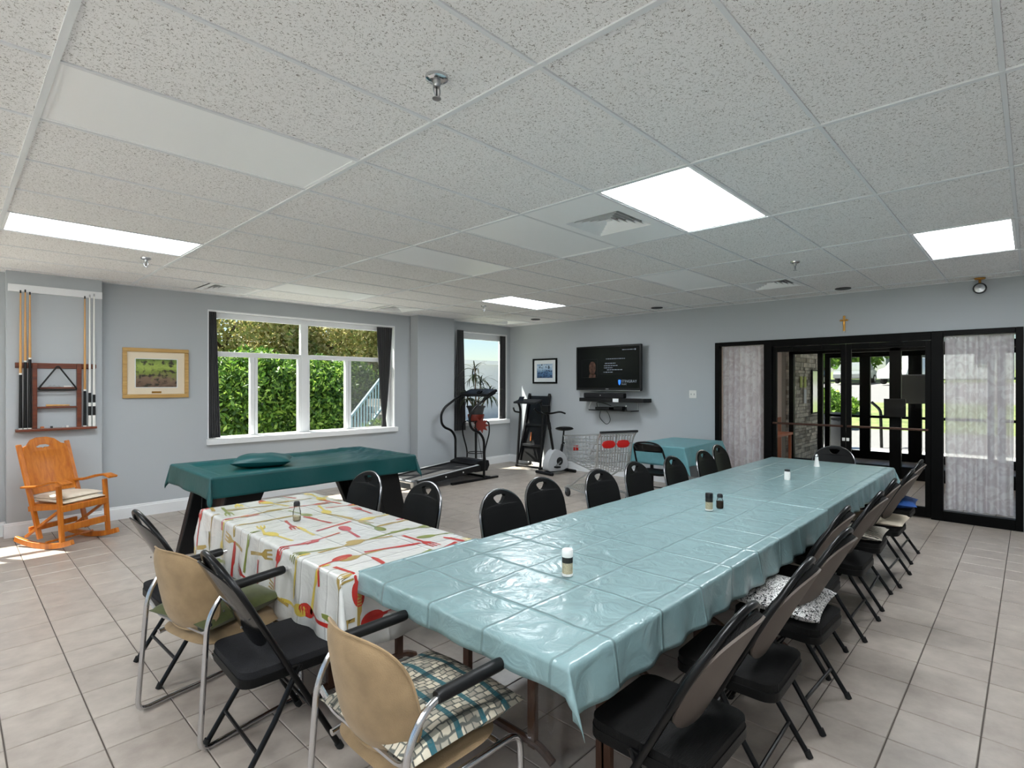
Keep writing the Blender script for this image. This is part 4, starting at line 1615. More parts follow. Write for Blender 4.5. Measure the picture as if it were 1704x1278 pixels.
fork = [(-.010, -.14), (.010, -.14), (.007, .02), (.024, .05), (.026, .13), (.017, .13), (.015, .07), (.006, .07), (.0045, .13), (-.0045, .13), (-.006, .07), (-.015, .07), (-.017, .13), (-.026, .13), (-.024, .05), (-.007, .02)]
spoon = [(-.010, -.14), (.010, -.14), (.006, .01)] + [(.030 * math.sin(a), .072 - .055 * math.cos(a)) for a in linspace(.25, 2 * PI - .25, 20)] + [(-.006, .01)]
knife = [(-.011, -.14), (.011, -.14), (.008, .0), (.017, .02), (.018, .10), (.006, .14), (-.010, .13), (-.010, .0)]
pr = random.Random(21)
cols = ['print_red', 'print_gold', 'print_red', 'print_green', 'print_gold', 'print_yellow']
k_ = 0
yy = 2.13
for gi, sx_ in enumerate(linspace(1.165 - .24, 1.94 + .24, 9)):
    for gj, ty_ in enumerate(linspace(2.128 - .20, 3.955 + .2, 12)):
        shape = [fork, spoon, knife][(gi + 2 * gj + pr.randint(0, 1)) % 3]
        c_ = cols[(gi * 2 + gj + pr.randint(0, 2)) % len(cols)]
        sc = pr.uniform(.86, 1.08)
        a = pr.choice([0, PI / 2, PI, -PI / 2]) + pr.uniform(-.3, .3)
        ox, oy = sx_ + pr.uniform(-.015, .015), ty_ + pr.uniform(-.02, .02)
        loop = [(ox + sc * (p[0] * math.cos(a) - p[1] * math.sin(a)), oy + sc * (p[0] * math.sin(a) + p[1] * math.cos(a))) for p in dens(shape)]
        loop = [(min(max(p[0], 1.165 - .33), 1.94 + .225), min(max(p[1], 2.128 - .33), 3.955 + .33)) for p in loop]
        tri = tessellate_polygon([[Vector((p[0], p[1], 0)) for p in loop]])
        bm = bmesh.new()
        vv = [bm.verts.new((p[0], p[1], 0)) for p in loop]
        for tr_ in tri:
            try:
                bm.faces.new([vv[q] for q in tr_])
            except ValueError:
                pass
        bmesh.ops.subdivide_edges(bm, edges=[e for e in bm.edges if e.calc_length() > .03], cuts=2, use_grid_fill=True)
        bm.verts.index_update()
        e_ = 1e-3
        vs = []
        for v in bm.verts:
            s_, t_ = v.co.x, v.co.y
            p = Vector(pfn(s_, t_))
            n1 = (Vector(pfn(s_ + e_, t_)) - p).cross(Vector(pfn(s_, t_ + e_)) - p)
            n1 = n1.normalized() if n1.length > 1e-12 else Vector((0, 0, 1))
            vs.append(p + n1 * .0028)
        nm = 'printed_fork' if shape is fork else ('printed_spoon' if shape is spoon else 'printed_knife')
        MB().add(vs, [[v.index for v in f.verts] for f in bm.faces]).build(nm, c_, pc, smooth='all')
        bm.free()

# small table by the television wall
folding_table('dark table with slim legs under the pale teal cloth by the wall', 6.62, 7.78, 3.26, 4.0, TZ, 'black_metal', 'small table')
cloth('tablecloth', 'pale teal tablecloth on the small table by the wall', 'teal_plastic_pale', 6.60, 7.80, 3.245, 4.015, TZ + .004, .26, 30, 22, hn=10, flare=.06, wave=.008, seed=2.0)


# shakers and spice jars
def jar(name, label, x, y, body, cap, z=TZ + .0095):
    t = thing(name, label, 'shaker', (x, y, z), 0, 'shakers on the tables')
    for nm, m_, prof in body + cap:
        MB().lathe(prof, 20).build(nm, m_, t, smooth=True)
    return t


def spice(name, label, x, y, capm, fill):
    return jar(name, label, x, y,
               [('jar_base', 'white_plastic', [(0, 0), (.0235, 0), (.024, .004), (.024, .010), (0, .010)]),
                ('contents', fill, [(0, .010), (.0225, .010), (.0225, .056), (0, .056)]),
                ('printed_label', 'label_black', [(0, .056), (.0232, .056), (.0232, .080), (0, .080)])],
               [('cap', capm, [(0, .080), (.0235, .080), (.0240, .084), (.0240, .108), (.021, .112), (0, .112)])])


spice('spice_jar', 'spice jar with white cap nearest the camera on the teal table', 1.843, 1.437, 'white_plastic', 'seasoning')
spice('spice_jar', 'spice jar with black cap in the middle of the teal table', 3.424, 1.511, 'black_plastic', 'seasoning')


def shaker(label, x, y, fill, capm, level=.03, tall=1.0):
    return jar('shaker', label, x, y,
               [('glass_body', 'jar_glass', [(0, 0), (.020, 0), (.023, .006), (.023, .045 * tall), (.016, .062 * tall), (.016, .07 * tall), (0, .07 * tall)]),
                ('contents', fill, [(0, .004), (.0205, .004), (.0215, .008), (.0215, level), (0, level)])],
               [('cap', capm, [(0, .07 * tall), (.0185, .07 * tall), (.0185, .084 * tall), (.014, .092 * tall), (0, .094 * tall)])])


shaker('glass pepper shaker beside the black-capped spice jar on the teal table', 3.54, 1.489, 'pepper', 'dark_plastic', .044)
shaker('glass pepper shaker alone on the utensil print cloth', 1.457, 3.183, 'seasoning', 'dark_plastic', .026, 1.25)
jar('shaker', 'white salt shaker with grey cap on the far part of the teal table', 4.981, 1.511,
    [('body', 'white_plastic', [(0, 0), (.024, 0), (.024, .06), (.021, .072), (0, .072)])], [('cap', 'dark_plastic', [(0, .072), (.0225, .072), (.0225, .086), (0, .088)])])
jar('shaker', 'tall slim white shaker at the far end of the teal table', 5.98, 1.542,
    [('body', 'white_plastic', [(0, 0), (.027, 0), (.024, .02), (.014, .075), (.015, .095), (0, .095)])], [('cap', 'chrome', [(0, .095), (.016, .095), (.016, .110), (.008, .122), (0, .123)])])

# ================================================================== POOL TABLE
pt = thing('pool_table', 'pool table with black slab legs under the dark teal cover', 'pool table', (2.45, 5.26, 0))
MB().box(-.96, .96, -.52, .52, .66, .78).build('table_body', 'black_plastic', pt, bevel=.01)
for q in (-1, 1):
    MB().box(-.98, .98, q * .50 - .05, q * .50 + .05, .78, .815).build('rail', 'mahogany', pt, bevel=.01)
    MB().box(q * .95 - .05, q * .95 + .05, -.45, .45, .78, .815).build('rail', 'mahogany', pt, bevel=.01)
    for s in (-1, 1):
        # slab leg, splayed outward, broad at the top
        x0, x1 = .62 * q, .90 * q
        vs = []
        for yv in (s * .40 - .045, s * .40 + .045):
            vs += [(.52 * q, yv, .66), (.84 * q, yv, .66), (.99 * q, yv, .0), (.80 * q, yv, .0)]
        MB().add(vs, [(0, 1, 2, 3), (7, 6, 5, 4), (0, 4, 5, 1), (1, 5, 6, 2), (2, 6, 7, 3), (3, 7, 4, 0)]).build('leg', 'black_plastic', pt, bevel=.008)
    MB().box(q * .74 - .02, q * .74 + .02, -.36, .36, .22, .60).build('end_panel', 'black_plastic', pt, bevel=.005)
MB().tube([(-.95, -.20, .66), (-.955, -.20, .52)], .004, 6).build('cover_cord', 'dark_plastic', pt)


def pool_cover_fn(x0, x1, y0, y1, z):
    base = drape(x0, x1, y0, y1, z, flare=.10, wave=.008, seed=6, wl=.5, top_noise=.0)

    def fn(s, t):
        p = list(base(s, t))
        ed = min(s - x0, x1 - s, t - y0, y1 - t)
        if ed > .0:
            k = min(1, max(0, (ed - .11) / .04))
            k = k * k * (3 - 2 * k)
            p[2] -= .028 * k
            p[2] += .006 * mnoise.noise(Vector((s * 4, t * 6, 1))) * k
            if s > x1 - .62:
                w = min(1, (s - x1 + .62) / .3)
                p[2] += w * (.022 * abs(mnoise.noise(Vector((s * 5 + t * 3, t * 8 - s * 3, 4)))) + .008) * min(1, ed / .08)
        return tuple(p)
    return fn


pf = pool_cover_fn(1.455, 3.435, 4.71, 5.805, .822)
tag(MB().sheet(params(1.455, 3.435, .165, 90, 9), params(4.71, 5.805, .165, 50, 9), pf).build('table_cover', 'pool_cover', smooth='all', solid=.002, offset=1),
    'dark teal fitted cover draped over the pool table', 'table cover')
o = tag(cushion_mesh(.52, .36, .13, 20, .08, .02, 3, .45).build('throw_pillow', 'pool_cover', smooth='all'), 'dark teal pillow lying on the pool table cover', 'pillow')
o.location = (2.06, 5.22, .855)
o.rotation_euler = (0, 0, math.radians(-28))

# ================================================================== ROCKING CHAIRS
def rocking_chair(label):
    t = thing('rocking_chair', label, 'rocking chair', (0, 0, 0), 0, 'orange wooden rocking chairs')
    W = .225
    m = 'orange_pine'

    def post_x(z):
        return -.13 - .28 * (z - .38)
    for s in (1, -1):
        y = W * s
        MB().bar((post_x(.10) + .03, y, .09), (post_x(.98), y, .98), .026, .042, (0, 1, 0)).build('back_post', m, t, bevel=.005)
        MB().bar((.25, y, .075), (.205, y, .60), .040, .030, (1, 0, 0)).build('front_post', m, t, bevel=.005)
        # curved arm
        prof = [(-.24, .585), (-.05, .60), (.12, .645), (.24, .66), (.32, .635)]
        us = linspace(0, 4, 25)

        def arm(u, side):
            i = min(3, int(u))
            f = u - i
            x, z = lerp(prof[i][0], prof[i + 1][0], f), lerp(prof[i][1], prof[i + 1][1], f)
            w = .028 + .02 * (u / 4)
            return (x, y + side * w, z)
        MB().sheet(us, linspace(-1, 1, 5), arm).build('arm', m, t, smooth=True, solid=.022, bevel=.004)
        # rocker: curved runner
        R_ = 1.15
        vs, fs = [], []
        angs = linspace(-.30, .34, 22)
        for a in angs:
            for rr in (R_, R_ - .055 + .02 * abs(a)):
                for q in (-.016, .016):
                    vs.append((R_ * 0 + rr * math.sin(a), y + q, R_ - rr * math.cos(a)))
        for i in range(21):
            b = i * 4
            fs += [(b, b + 1, b + 5, b + 4), (b + 2, b + 6, b + 7, b + 3), (b, b + 4, b + 6, b + 2), (b + 1, b + 3, b + 7, b + 5)]
        fs += [(0, 2, 3, 1), (84, 85, 87, 86)]
        MB().add(vs, fs).build('rocker', m, t, bevel=.004)
        MB().bar((-.20, y, .10), (.20, y, .36), .022, .030, (0, 1, 0)).build('side_brace', m, t, bevel=.004)
        MB().bar((-.16, y, .37), (.22, y, .41), .024, .05, (0, 0, 1)).build('side_rail', m, t, bevel=.004)
    MB().bar((.238, -W, .385), (.238, W, .385), .022, .06).build('front_rail', m, t, bevel=.004)
    MB().bar((.24, -W, .20), (.24, W, .20), .022, .065).build('front_stretcher', m, t, bevel=.004)
    MB().tube([(.05, -W, .06), (.05, W, .06)], .011, 8).build('floor_stretcher', m, t, smooth=True)
    MB().bar((-.16, -W, .17), (-.16, W, .17), .022, .05).build('rear_stretcher', m, t, bevel=.004)
    out = [(.206, .50), (.206, .90), (.196, .955), (.16, .965), (.11, 1.015), (.045, 1.035), (-.045, 1.035), (-.11, 1.015), (-.16, .965), (-.196, .955), (-.206, .90), (-.206, .50)]
    hole = [(.07, .945), (.03, .962), (-.03, .962), (-.07, .945), (-.05, .935), (-.015, .936), (0, .925), (.015, .936), (.05, .935)]
    MB().plate([out, hole], .014, lambda u, v, k: (post_x(v) + .012 + k - .03 * (1 - (u / .21) ** 2), u, v), 2).build('back_panel', m, t, smooth=True)
    seat_block(t, 'seat_board', -.17, .245, .43, .40, .42, m, .02, 0, .004)
    return t


RA = math.radians(-60)
r1 = rocking_chair('orange wooden rocking chair with a slotted back below the cue rack')
r1.location = (.83, 6.93, 0)
r1.rotation_euler = (0, 0, RA)
dup(r1, (-.16, 6.98, 0), math.radians(-58), 'second rocking chair at the left picture edge, only a rocker tip showing')
for k, (lab, dz, dx) in enumerate([('lower cream pad of the rocking chair cushion', 0, .0), ('upper cream pad lying toward the back of the rocking chair', .03, -.03)]):
    o = tag(cushion_mesh(.40, .41, .06, 18, .03, .012, 3 + k, .3).build('seat_cushion', 'cream_cushion', smooth='all'), lab, 'cushion')
    o.location = (.83 + (.045 + dx) * math.cos(RA), 6.93 + (.045 + dx) * math.sin(RA), .447 + dz)
    o.rotation_euler = (0, .05 - .05 * k, RA)

# ================================================================== CUE RACK AND CUES
PF = 7.53       # face of the column
cr = thing('cue_rack', 'mahogany wall rack holding pool cues above the rocking chair', 'cue rack', (.82, PF, 1.08))
ox = .82


def rb(nm, m_, x0, x1, d0, d1, z0, z1, bv=.004):
    return MB().box(x0 - ox, x1 - ox, -d1, -d0, z0 - 1.08, z1 - 1.08).build(nm, m_, cr, bevel=bv)


rb('base_shelf', 'mahogany', .49, 1.155, 0, .10, 1.08, 1.105)
rb('top_rail', 'mahogany', .49, 1.155, .0, .022, 1.735, 1.79)
rb('clip_rail', 'mahogany', .49, .62, .022, .05, 1.745, 1.785)
rb('clip_rail', 'mahogany', 1.03, 1.155, .022, .05, 1.745, 1.785)
rb('upright', 'mahogany', .622, .66, 0, .06, 1.105, 1.79)
rb('upright', 'mahogany', .985, 1.025, 0, .06, 1.105, 1.79)
rb('shelf', 'mahogany', .66, .985, 0, .075, 1.315, 1.332)
rb('shelf', 'mahogany', .66, .985, 0, .075, 1.52, 1.537)
tag(MB().box(.437, 1.213, PF - .022, PF - .001, 2.518, 2.595).build('clip_board', 'white_trim', bevel=.003), 'white board with cue clips across the top of the column', 'wall board')
cues = [(.53, .012, 2.53, 'cue_shaft', 'black_plastic', 1.67, 'leftmost pool cue with a pale shaft on the rack'),
        (.566, 0, 2.54, 'cue_shaft', 'black_plastic', 1.80, 'pool cue with a white ring second from left on the rack'),
        (.602, 0, 2.52, 'cue_shaft', 'black_plastic', 1.83, 'pool cue third from left, beside the rack upright'),
        (1.052, 0, 2.53, 'cue_shaft', 'black_plastic', 1.50, 'pool cue with a light wood shaft right of the rack shelves'),
        (1.095, 0, 2.55, 'white_plastic', 'black_plastic', 1.48, 'white and black pool cue second from right on the rack'),
        (1.133, 0, 2.565, 'white_plastic', 'black_plastic', 1.46, 'white and black pool cue rightmost on the rack')]
for x, lean, zt_, sm_, bm_, zj, lab in cues:
    t = thing('pool_cue', lab, 'pool cue', (x, PF - .062, 1.106), 0, 'pool cues on the rack')
    H_ = zt_ - 1.106
    J = zj - 1.106
    MB().lathe([(0, 0), (.0145, 0), (.0150, .01), (.0118, J), (0, J)], 12).build('butt', bm_, t, smooth=True)
    MB().lathe([(0, J), (.0118, J), (.0062, H_ - .03), (0, H_ - .03)], 12).build('shaft', sm_, t, smooth=True)
    MB().lathe([(0, H_ - .03), (.0064, H_ - .03), (.0064, H_ - .008), (.0058, H_), (0, H_)], 10).build('tip', 'black_plastic' if sm_ == 'cue_shaft' else 'steel', t, smooth=True)
    MB().lathe([(0, J - .006), (.0128, J - .006), (.0128, J + .012), (0, J + .012)], 12).build('joint_ring', 'white_plastic', t, smooth=True)
    if sm_ == 'white_plastic':
        MB().lathe([(0, .0), (.0156, .0), (.0152, .12), (0, .12)], 12).build('butt_sleeve', 'white_plastic', t, smooth=True)
        MB().lathe([(0, .22), (.0150, .22), (.0148, .26), (0, .26)], 12).build('butt_band', 'white_plastic', t, smooth=True)
    else:
        MB().lathe([(0, .0), (.0156, .0), (.0156, .012), (0, .012)], 12).build('butt_cap', 'white_plastic', t, smooth=True)
tri = fillet([(-.165, 0, .0), (.165, 0, .0), (0, 0, .26)], .03, 5, closed=True)
o = tag(MB().tube(tri, .008, 8, closed=True).build('ball_triangle', 'black_plastic', smooth=True), 'black plastic ball triangle hanging on the cue rack', 'ball rack')
o.location = (.822, PF - .092, 1.507)
for nm, m_, x0, x1, z0, z1, d0, d1, lab in [
        ('bridge_head', 'steel', .745, .85, 1.537, 1.562, .02, .05, 'grey bridge head on the upper cue rack shelf'),
        ('chalk_box', 'white_plastic', .875, .94, 1.537, 1.552, .02, .05, 'small white box on the upper cue rack shelf'),
        ('short_stick', 'cue_shaft', .73, .925, 1.332, 1.352, .03, .055, 'short pale wooden stick on the middle cue rack shelf'),
        ('chalk_cube', 'orange_plastic', .685, .715, 1.105, 1.125, .03, .06, 'orange chalk cube on the bottom of the cue rack'),
        ('chalk_cube', 'dark_plastic', .765, .785, 1.105, 1.125, .03, .06, 'dark chalk cube on the bottom of the cue rack'),
        ('chalk_cube', 'grey_plastic', .855, .88, 1.105, 1.122, .03, .06, 'grey chalk cube on the bottom of the cue rack'),
        ('chalk_cube', 'white_plastic', .895, .915, 1.105, 1.125, .03, .06, 'white chalk cube on the bottom of the cue rack')]:
    b = MB()
    if nm == 'bridge_head':
        xf_ = lambda u, v, k: (u, PF - .035 + k, 1.537 + v)
        b.plate([[(x0, 0), (x1, 0), (x1, .012), (x1 - .015, .02), (x1 - .03, .010), (x1 - .05, .025), (x0 + .04, .014), (x0 + .02, .022), (x0, .008)]], .02, xf_)
    elif nm == 'short_stick':
        b.tube([(x0, PF - .042, 1.344), (x1, PF - .042, 1.342)], [.012, .008], 10)
    else:
        b.box(x0, x1, PF - d1, PF - d0, z0, z1)
    tag(b.build(nm, m_, bevel=.002), lab, nm.replace('_', ' '))


# ================================================================== PICTURES ON THE WALLS
def picture(label, loc, rz, w, h, fw, fm, mw, mm, art, plaque=False, sub=None):
    """Framed picture hung flat: local x across, -y into the room."""
    t = thing('framed_picture', label, 'picture', loc, rz)
    a, b = w / 2, h / 2
    for nm, x0, x1, z0, z1 in [('frame_rail', -a, a, b - fw, b), ('frame_rail', -a, a, -b, -b + fw), ('frame_stile', -a, -a + fw, -b + fw, b - fw), ('frame_stile', a - fw, a, -b + fw, b - fw)]:
        MB().box(x0, x1, -.035, -.002, z0, z1).build(nm, fm, t, bevel=.006)
    MB().box(-a + fw, a - fw, -.016, -.004, -b + fw, b - fw).build('mat_board', mm, t)
    MB().box(-a + fw + mw, a - fw - mw, -.020, -.014, -b + fw + mw * 1.0, b - fw - mw).build('painting', art, t)
    f2 = .008
    x, zz = a - fw - mw, b - fw - mw
    MB().box(-x - f2, x + f2, -.023, -.016, zz, zz + f2).box(-x - f2, x + f2, -.023, -.016, -zz - f2, -zz).box(-x - f2, -x, -.023, -.016, -zz, zz).box(x, x + f2, -.023, -.016, -zz, zz).build('inner_fillet', 'mat_white', t)
    if plaque:
        MB().box(-.05, .05, -.021, -.015, -b + fw + .012, -b + fw + .034).build('plaque', 'brass', t, bevel=.002)
    return t


picture('gold framed green landscape painting left of the big window', (1.763, YW, 1.70), 0, .685, .595, .045, 'gold_frame', .085, 'mat_cream', 'painting_green', True)
picture('small black framed blue landscape picture left of the television', (XW, 6.715, 1.818), -PI / 2, .60, .475, .03, 'black_frame', .075, 'mat_white', 'painting_blue')
picture('framed dark picture on the lobby wall seen through the left door', (10.2, 3.42, 1.52), 0, .52, .62, .03, 'black_frame', .07, 'mat_white', 'painting_dark')

# ================================================================== CURTAINS
def curtain(name, label, m, axis, at, top, bot, zt_, zb_, folds, depth, tie=None, thick=.0015, seed=0):
    """Pleated curtain: top=(u0,u1), bot=(u0,u1); tie=(z, u0, u1) gathers it there."""
    def fn(s, v):
        z = lerp(zb_, zt_, v)
        if tie:
            zc, t0, t1 = tie
            if z >= zc:
                k = ((z - zc) / (zt_ - zc)) ** .75
                a, b = lerp(t0, top[0], k), lerp(t1, top[1], k)
            else:
                k = (zc - z) / (zc - zb_)
                a, b = lerp(t0, bot[0], k), lerp(t1, bot[1], k)
        else:
            a, b = lerp(bot[0], top[0], v), lerp(bot[1], top[1], v)
        u = lerp(a, b, s)
        ph = s * folds * 2 * PI + .5 * math.sin(v * 2.2 + seed + s * 5)
        d = depth * math.sin(ph) * (.75 + .25 * math.sin(s * 9 + seed)) * (1 - .25 * v)
        uu = u + .004 * math.cos(ph)
        return (uu, at + d, z) if axis == 'y' else (at + d, uu, z)
    o = MB().sheet(linspace(0, 1, folds * 12 + 1), linspace(0, 1, 26), fn).build(name, m, smooth='all', solid=thick)
    return tag(o, label, 'curtain')


curtain('curtain', 'charcoal pleated curtain at the left side of the big window', 'curtain_charcoal', 'y', YW + .035, (2.35, 2.44), (2.35, 2.49), 2.51, .87, 5, .020)
curtain('curtain', 'charcoal curtain gathered toward its foot at the right of the big window', 'curtain_charcoal', 'y', YW + .035, (4.84, 5.14), (4.94, 5.03), 2.50, .87, 7, .020, (1.02, 4.955, 5.01), seed=2)
curtain('curtain', 'narrow dark curtain at the left of the small window', 'curtain_charcoal', 'y', YW - .082, (6.45, 6.60), (6.37, 6.66), 2.56, .72, 5, .018, seed=4)
curtain('curtain', 'dark pleated curtain at the right of the small window', 'curtain_charcoal', 'y', YW + .04, (7.68, 7.825), (7.66, 7.82), 2.53, .87, 5, .020, seed=5)
curtain('sheer_curtain', 'sheer floral curtain behind the left side glass of the entrance', 'sheer_floral', 'x', XW + .085, (2.715, 3.325), (2.72, 3.32), 2.115, .13, 7, .045, thick=0, seed=1)
curtain('sheer_curtain', 'sheer floral curtain behind the right side glass of the entrance', 'sheer_floral', 'x', XW + .085, (.135, .725), (.14, .72), 2.115, .13, 6, .045, thick=0, seed=3)
for y0, y1, lab in [(2.706, 3.333, 'thin white rod of the left sheer curtain'), (.128, .733, 'thin white rod of the right sheer curtain')]:
    tag(MB().tube([(XW + .085, y0, 2.118), (XW + .085, y1, 2.118)], .006, 8).build('curtain_rod', 'white_plastic', smooth=True), lab, 'curtain rod')


# ================================================================== TELEVISION WALL
def text_mesh(body, size, name, m, parent, M):
    cu = bpy.data.curves.new(name, 'FONT')
    cu.body = body
    cu.size = size
    tmp = bpy.data.objects.new(name, cu)
    C.objects.link(tmp)
    dg = bpy.context.evaluated_depsgraph_get()
    me = bpy.data.meshes.new_from_object(tmp.evaluated_get(dg))
    bpy.data.objects.remove(tmp)
    bpy.data.curves.remove(cu)
    me.transform(M)
    me.materials.clear()
    me.materials.append(MATS[m])
    o = bpy.data.objects.new(name, me)
    C.objects.link(o)
    o.parent = parent
    return o


# local frame: x to the right as seen from the room (= -Y), y into the wall, z up
tv = thing('television', 'large flat black television on the grey wall', 'television', (7.78, 5.215, 1.84), -PI / 2)
MB().box(-.655, .655, .0, .045, -.385, .385).build('housing', 'black_plastic', tv, bevel=.012)
MB().box(-.45, .45, .045, .075, -.26, .26).build('rear_bulge', 'black_plastic', tv, bevel=.01)
MB().box(-.06, .06, .075, .148, -.12, .12).build('wall_bracket', 'black_metal', tv)
scr = MB().box(-.62, .62, -.003, .001, -.335, .355).build('screen', 'screen_black', tv)
MB().box(-.63, .63, -.004, .004, -.384, -.374).build('bottom_trim', 'steel', tv, bevel=.002)
MB().box(-.03, .03, -.004, 0, -.358, -.350).build('maker_badge', 'grey_plastic', tv)
RX = Matrix.Rotation(PI / 2, 4, 'X')
ph = MB()
ph.plate([[(-.30 + .07 * math.cos(a) * (1 + .12 * math.sin(a)), .0 + .12 * math.sin(a)) for a in linspace(0, 2 * PI, 26)[:-1]]], .001, lambda u, v, k: (u, -.005 + k, v))
ph.plate([[(-.37, -.16), (-.23, -.16), (-.235, -.11), (-.28, -.085), (-.33, -.085), (-.368, -.11)]], .001, lambda u, v, k: (u, -.005 + k, v))
ph.build('album_picture', 'screen_photo', scr)
fr = MB()
for x0, x1, z0, z1 in [(-.53, -.20, .158, .161), (-.53, -.20, -.161, -.158), (-.20, -.197, -.16, .16), (-.53, -.527, -.16, .16)]:
    fr.box(x0, x1, -.0045, -.0035, z0, z1)
fr.build('album_frame', 'dark_plastic', scr)
tl_ = MB()
rnd = random.Random(3)
for x0, x1, zz in [(-.02, .36, .150), (-.04, .17, .075), (-.06, .21, .035), (-.06, .11, -.002), (.0, .30, -.035), (-.07, .12, -.075), (.30, .52, .295)]:
    x = x0
    while x < x1:
        w = rnd.uniform(.012, .05)
        tl_.box(x, min(x + w, x1), -.0045, -.0035, zz, zz + .011)
        x += w + .012
tl_.build('song_lines', 'screen_glow', scr)
MB().lathe([(0, 0), (.014, 0), (0, .001)], 14, (.545, -.004, .30), RX).build('signal_dot', 'screen_glow', scr)
MB().plate([[(.225, -.20), (.27, -.20), (.272, -.24), (.262, -.275), (.248, -.29), (.232, -.275), (.224, -.24)]], .001, lambda u, v, k: (u, -.005 + k, v)).build('channel_logo', 'screen_blue', scr)
text_mesh('STINGRAY', .062, 'channel_name', 'screen_glow', scr, Matrix.Translation((.285, -.0052, -.245)) @ RX)
text_mesh('MUSIC', .035, 'channel_kind', 'screen_glow', scr, Matrix.Translation((.285, -.0052, -.285)) @ RX)

sh = thing('wall_shelf', 'black wall shelf directly under the television', 'shelf', (XW, 5.09, 1.30), -PI / 2, 'floating black shelves')
MB().box(-.63, .63, -.26, -.0, -.032, .032).build('board', 'black_plastic', sh, bevel=.004)
MB().box(.06, .17, -.263, -.26, -.03, .028).build('paper_note', 'paper_white', sh)
sh2 = thing('wall_shelf', 'thin black lower shelf holding the media boxes', 'shelf', (XW, 5.11, 1.125), -PI / 2, 'floating black shelves')
MB().box(-.42, .42, -.25, 0, -.009, .009).build('board', 'black_gloss', sh2, bevel=.003)
for x in (-.38, .40):
    MB().tube([(x, -.02, .009), (x, -.02, .145)], .010, 8).build('support', 'steel', sh2, smooth=True)
sb = thing('soundbar', 'black soundbar on the shelf under the television', 'soundbar', (7.76, 5.25, 1.332), -PI / 2)
MB().box(-.41, .40, -.045, .045, .0, .085).build('speaker_body', 'black_fabric', sb, bevel=.012)
MB().lathe([(0, 0), (.008, 0), (0, .002)], 12, (-.06, -.046, .045), RX).build('badge', 'white_plastic', sb)
bx_ = thing('media_box', 'black media box at left on the lower shelf', 'media box', (7.78, 5.26, 1.134), -PI / 2)
MB().box(-.14, .14, -.09, .09, 0, .045).build('case', 'black_plastic', bx_, bevel=.006)
MB().box(-.13, .13, -.092, -.09, .012, .018).build('front_slot', 'dark_plastic', bx_)
bx2 = thing('media_box', 'small square black box at right on the lower shelf', 'media box', (7.80, 4.98, 1.134), -PI / 2)
MB().box(-.08, .08, -.06, .06, 0, .06).build('case', 'black_plastic', bx2, bevel=.006)
MB().box(-.07, .07, -.062, -.06, .03, .034).build('front_slot', 'dark_plastic', bx2)
wc = thing('small_camera', 'little black device with a white top on the lower shelf', 'device', (7.76, 4.83, 1.134), -PI / 2)
MB().lathe([(0, 0), (.022, 0), (.018, .01), (.009, .02), (.009, .06), (0, .06)], 12).build('stalk', 'black_plastic', wc, smooth=True)
MB().lathe([(0, .06), (.012, .06), (.012, .082), (0, .085)], 12).build('head', 'white_plastic', wc, smooth=True)
tag(MB().tube(fillet([(7.80, 5.42, 1.15), (7.70, 5.38, 1.26), (7.72, 5.25, 1.25), (7.78, 5.13, 1.20)], .05, 5), .006, 6).build('cable_bundle', 'dark_plastic', smooth=True), 'looped dark cables on top of the media box', 'cable')
tag(MB().tube(fillet([(7.86, 5.40, 1.117), (7.90, 5.46, 1.0), (7.90, 5.40, .93), (7.90, 5.30, .86), (7.90, 5.22, .94), (7.90, 5.26, 1.05), (7.88, 5.30, 1.114)], .06, 5), .005, 6).build('cable', 'black_plastic', smooth=True), 'thin cable looping below the lower shelf', 'cable')
tag(MB().tube([(7.72, 5.50, 1.265), (7.72, 5.55, 1.18), (7.76, 5.57, 1.137)], .005, 6).build('cable', 'white_plastic', smooth=True), 'pale cable running between the two shelves', 'cable')

swt = thing('light_switch', 'white double switch plate on the wall right of the television', 'switch', (XW, 3.755, 1.413), -PI / 2)
MB().box(-.058, .058, -.007, 0, -.06, .06).build('plate', 'white_plastic', swt, bevel=.003)
for x in (-.024, .024):
    MB().box(x - .006, x + .006, -.014, -.006, -.012, .012).build('toggle', 'grey_plastic', swt, bevel=.002)

cro = thing('crucifix', 'small gold and wood cross above the glass doors', 'cross', (XW, 1.728, 2.335), -PI / 2)
MB().box(-.013, .013, -.014, -.001, -.105, .105).build('upright_beam', 'gold_cross', cro, bevel=.003)
MB().box(-.055, .055, -.014, -.001, .035, .058).build('cross_beam', 'gold_cross', cro, bevel=.003)
MB().tube([(0, -.02, .055), (0, -.022, .03), (0, -.020, -.03), (0, -.018, -.07)], [.006, .009, .007, .004], 8).tube([(-.04, -.018, .052), (0, -.02, .04), (.04, -.018, .052)], .004, 6).build('figure', 'brass', cro, smooth=True)
MB().box(-.055, -.045, -.016, -.001, .033, .06).box(.045, .055, -.016, -.001, .033, .06).box(-.013, .013, -.016, -.001, -.108, -.09).build('silver_tips', 'steel', cro)

el = thing('emergency_light', 'round emergency spotlight under the ceiling right of the cross', 'spotlight', (7.80, .41, HC))
MB().lathe([(0, 0), (.05, 0), (.045, -.014), (.02, -.02), (0, -.02)], 18).build('ceiling_mount', 'brass', el, smooth=True)
MB().tube([(0, 0, -.015), (0, 0, -.06)], .012, 10).build('stem', 'brass', el, smooth=True)
ME = Matrix.Rotation(math.radians(-90), 4, 'Y') @ Matrix.Rotation(math.radians(0), 4, 'X')
MB().lathe([(0, -.05), (.03, -.045), (.055, -.01), (.060, .012), (.058, .02), (.050, .02), (.048, .008), (0, .008)], 26, (0, 0, -.112), ME).build('lamp_head', 'black_plastic', el, smooth=True)
MB().lathe([(0, .008), (.049, .010), (.045, .020), (0, .027)], 26, (0, 0, -.112), ME).build('lens', 'steel', el, smooth=True)

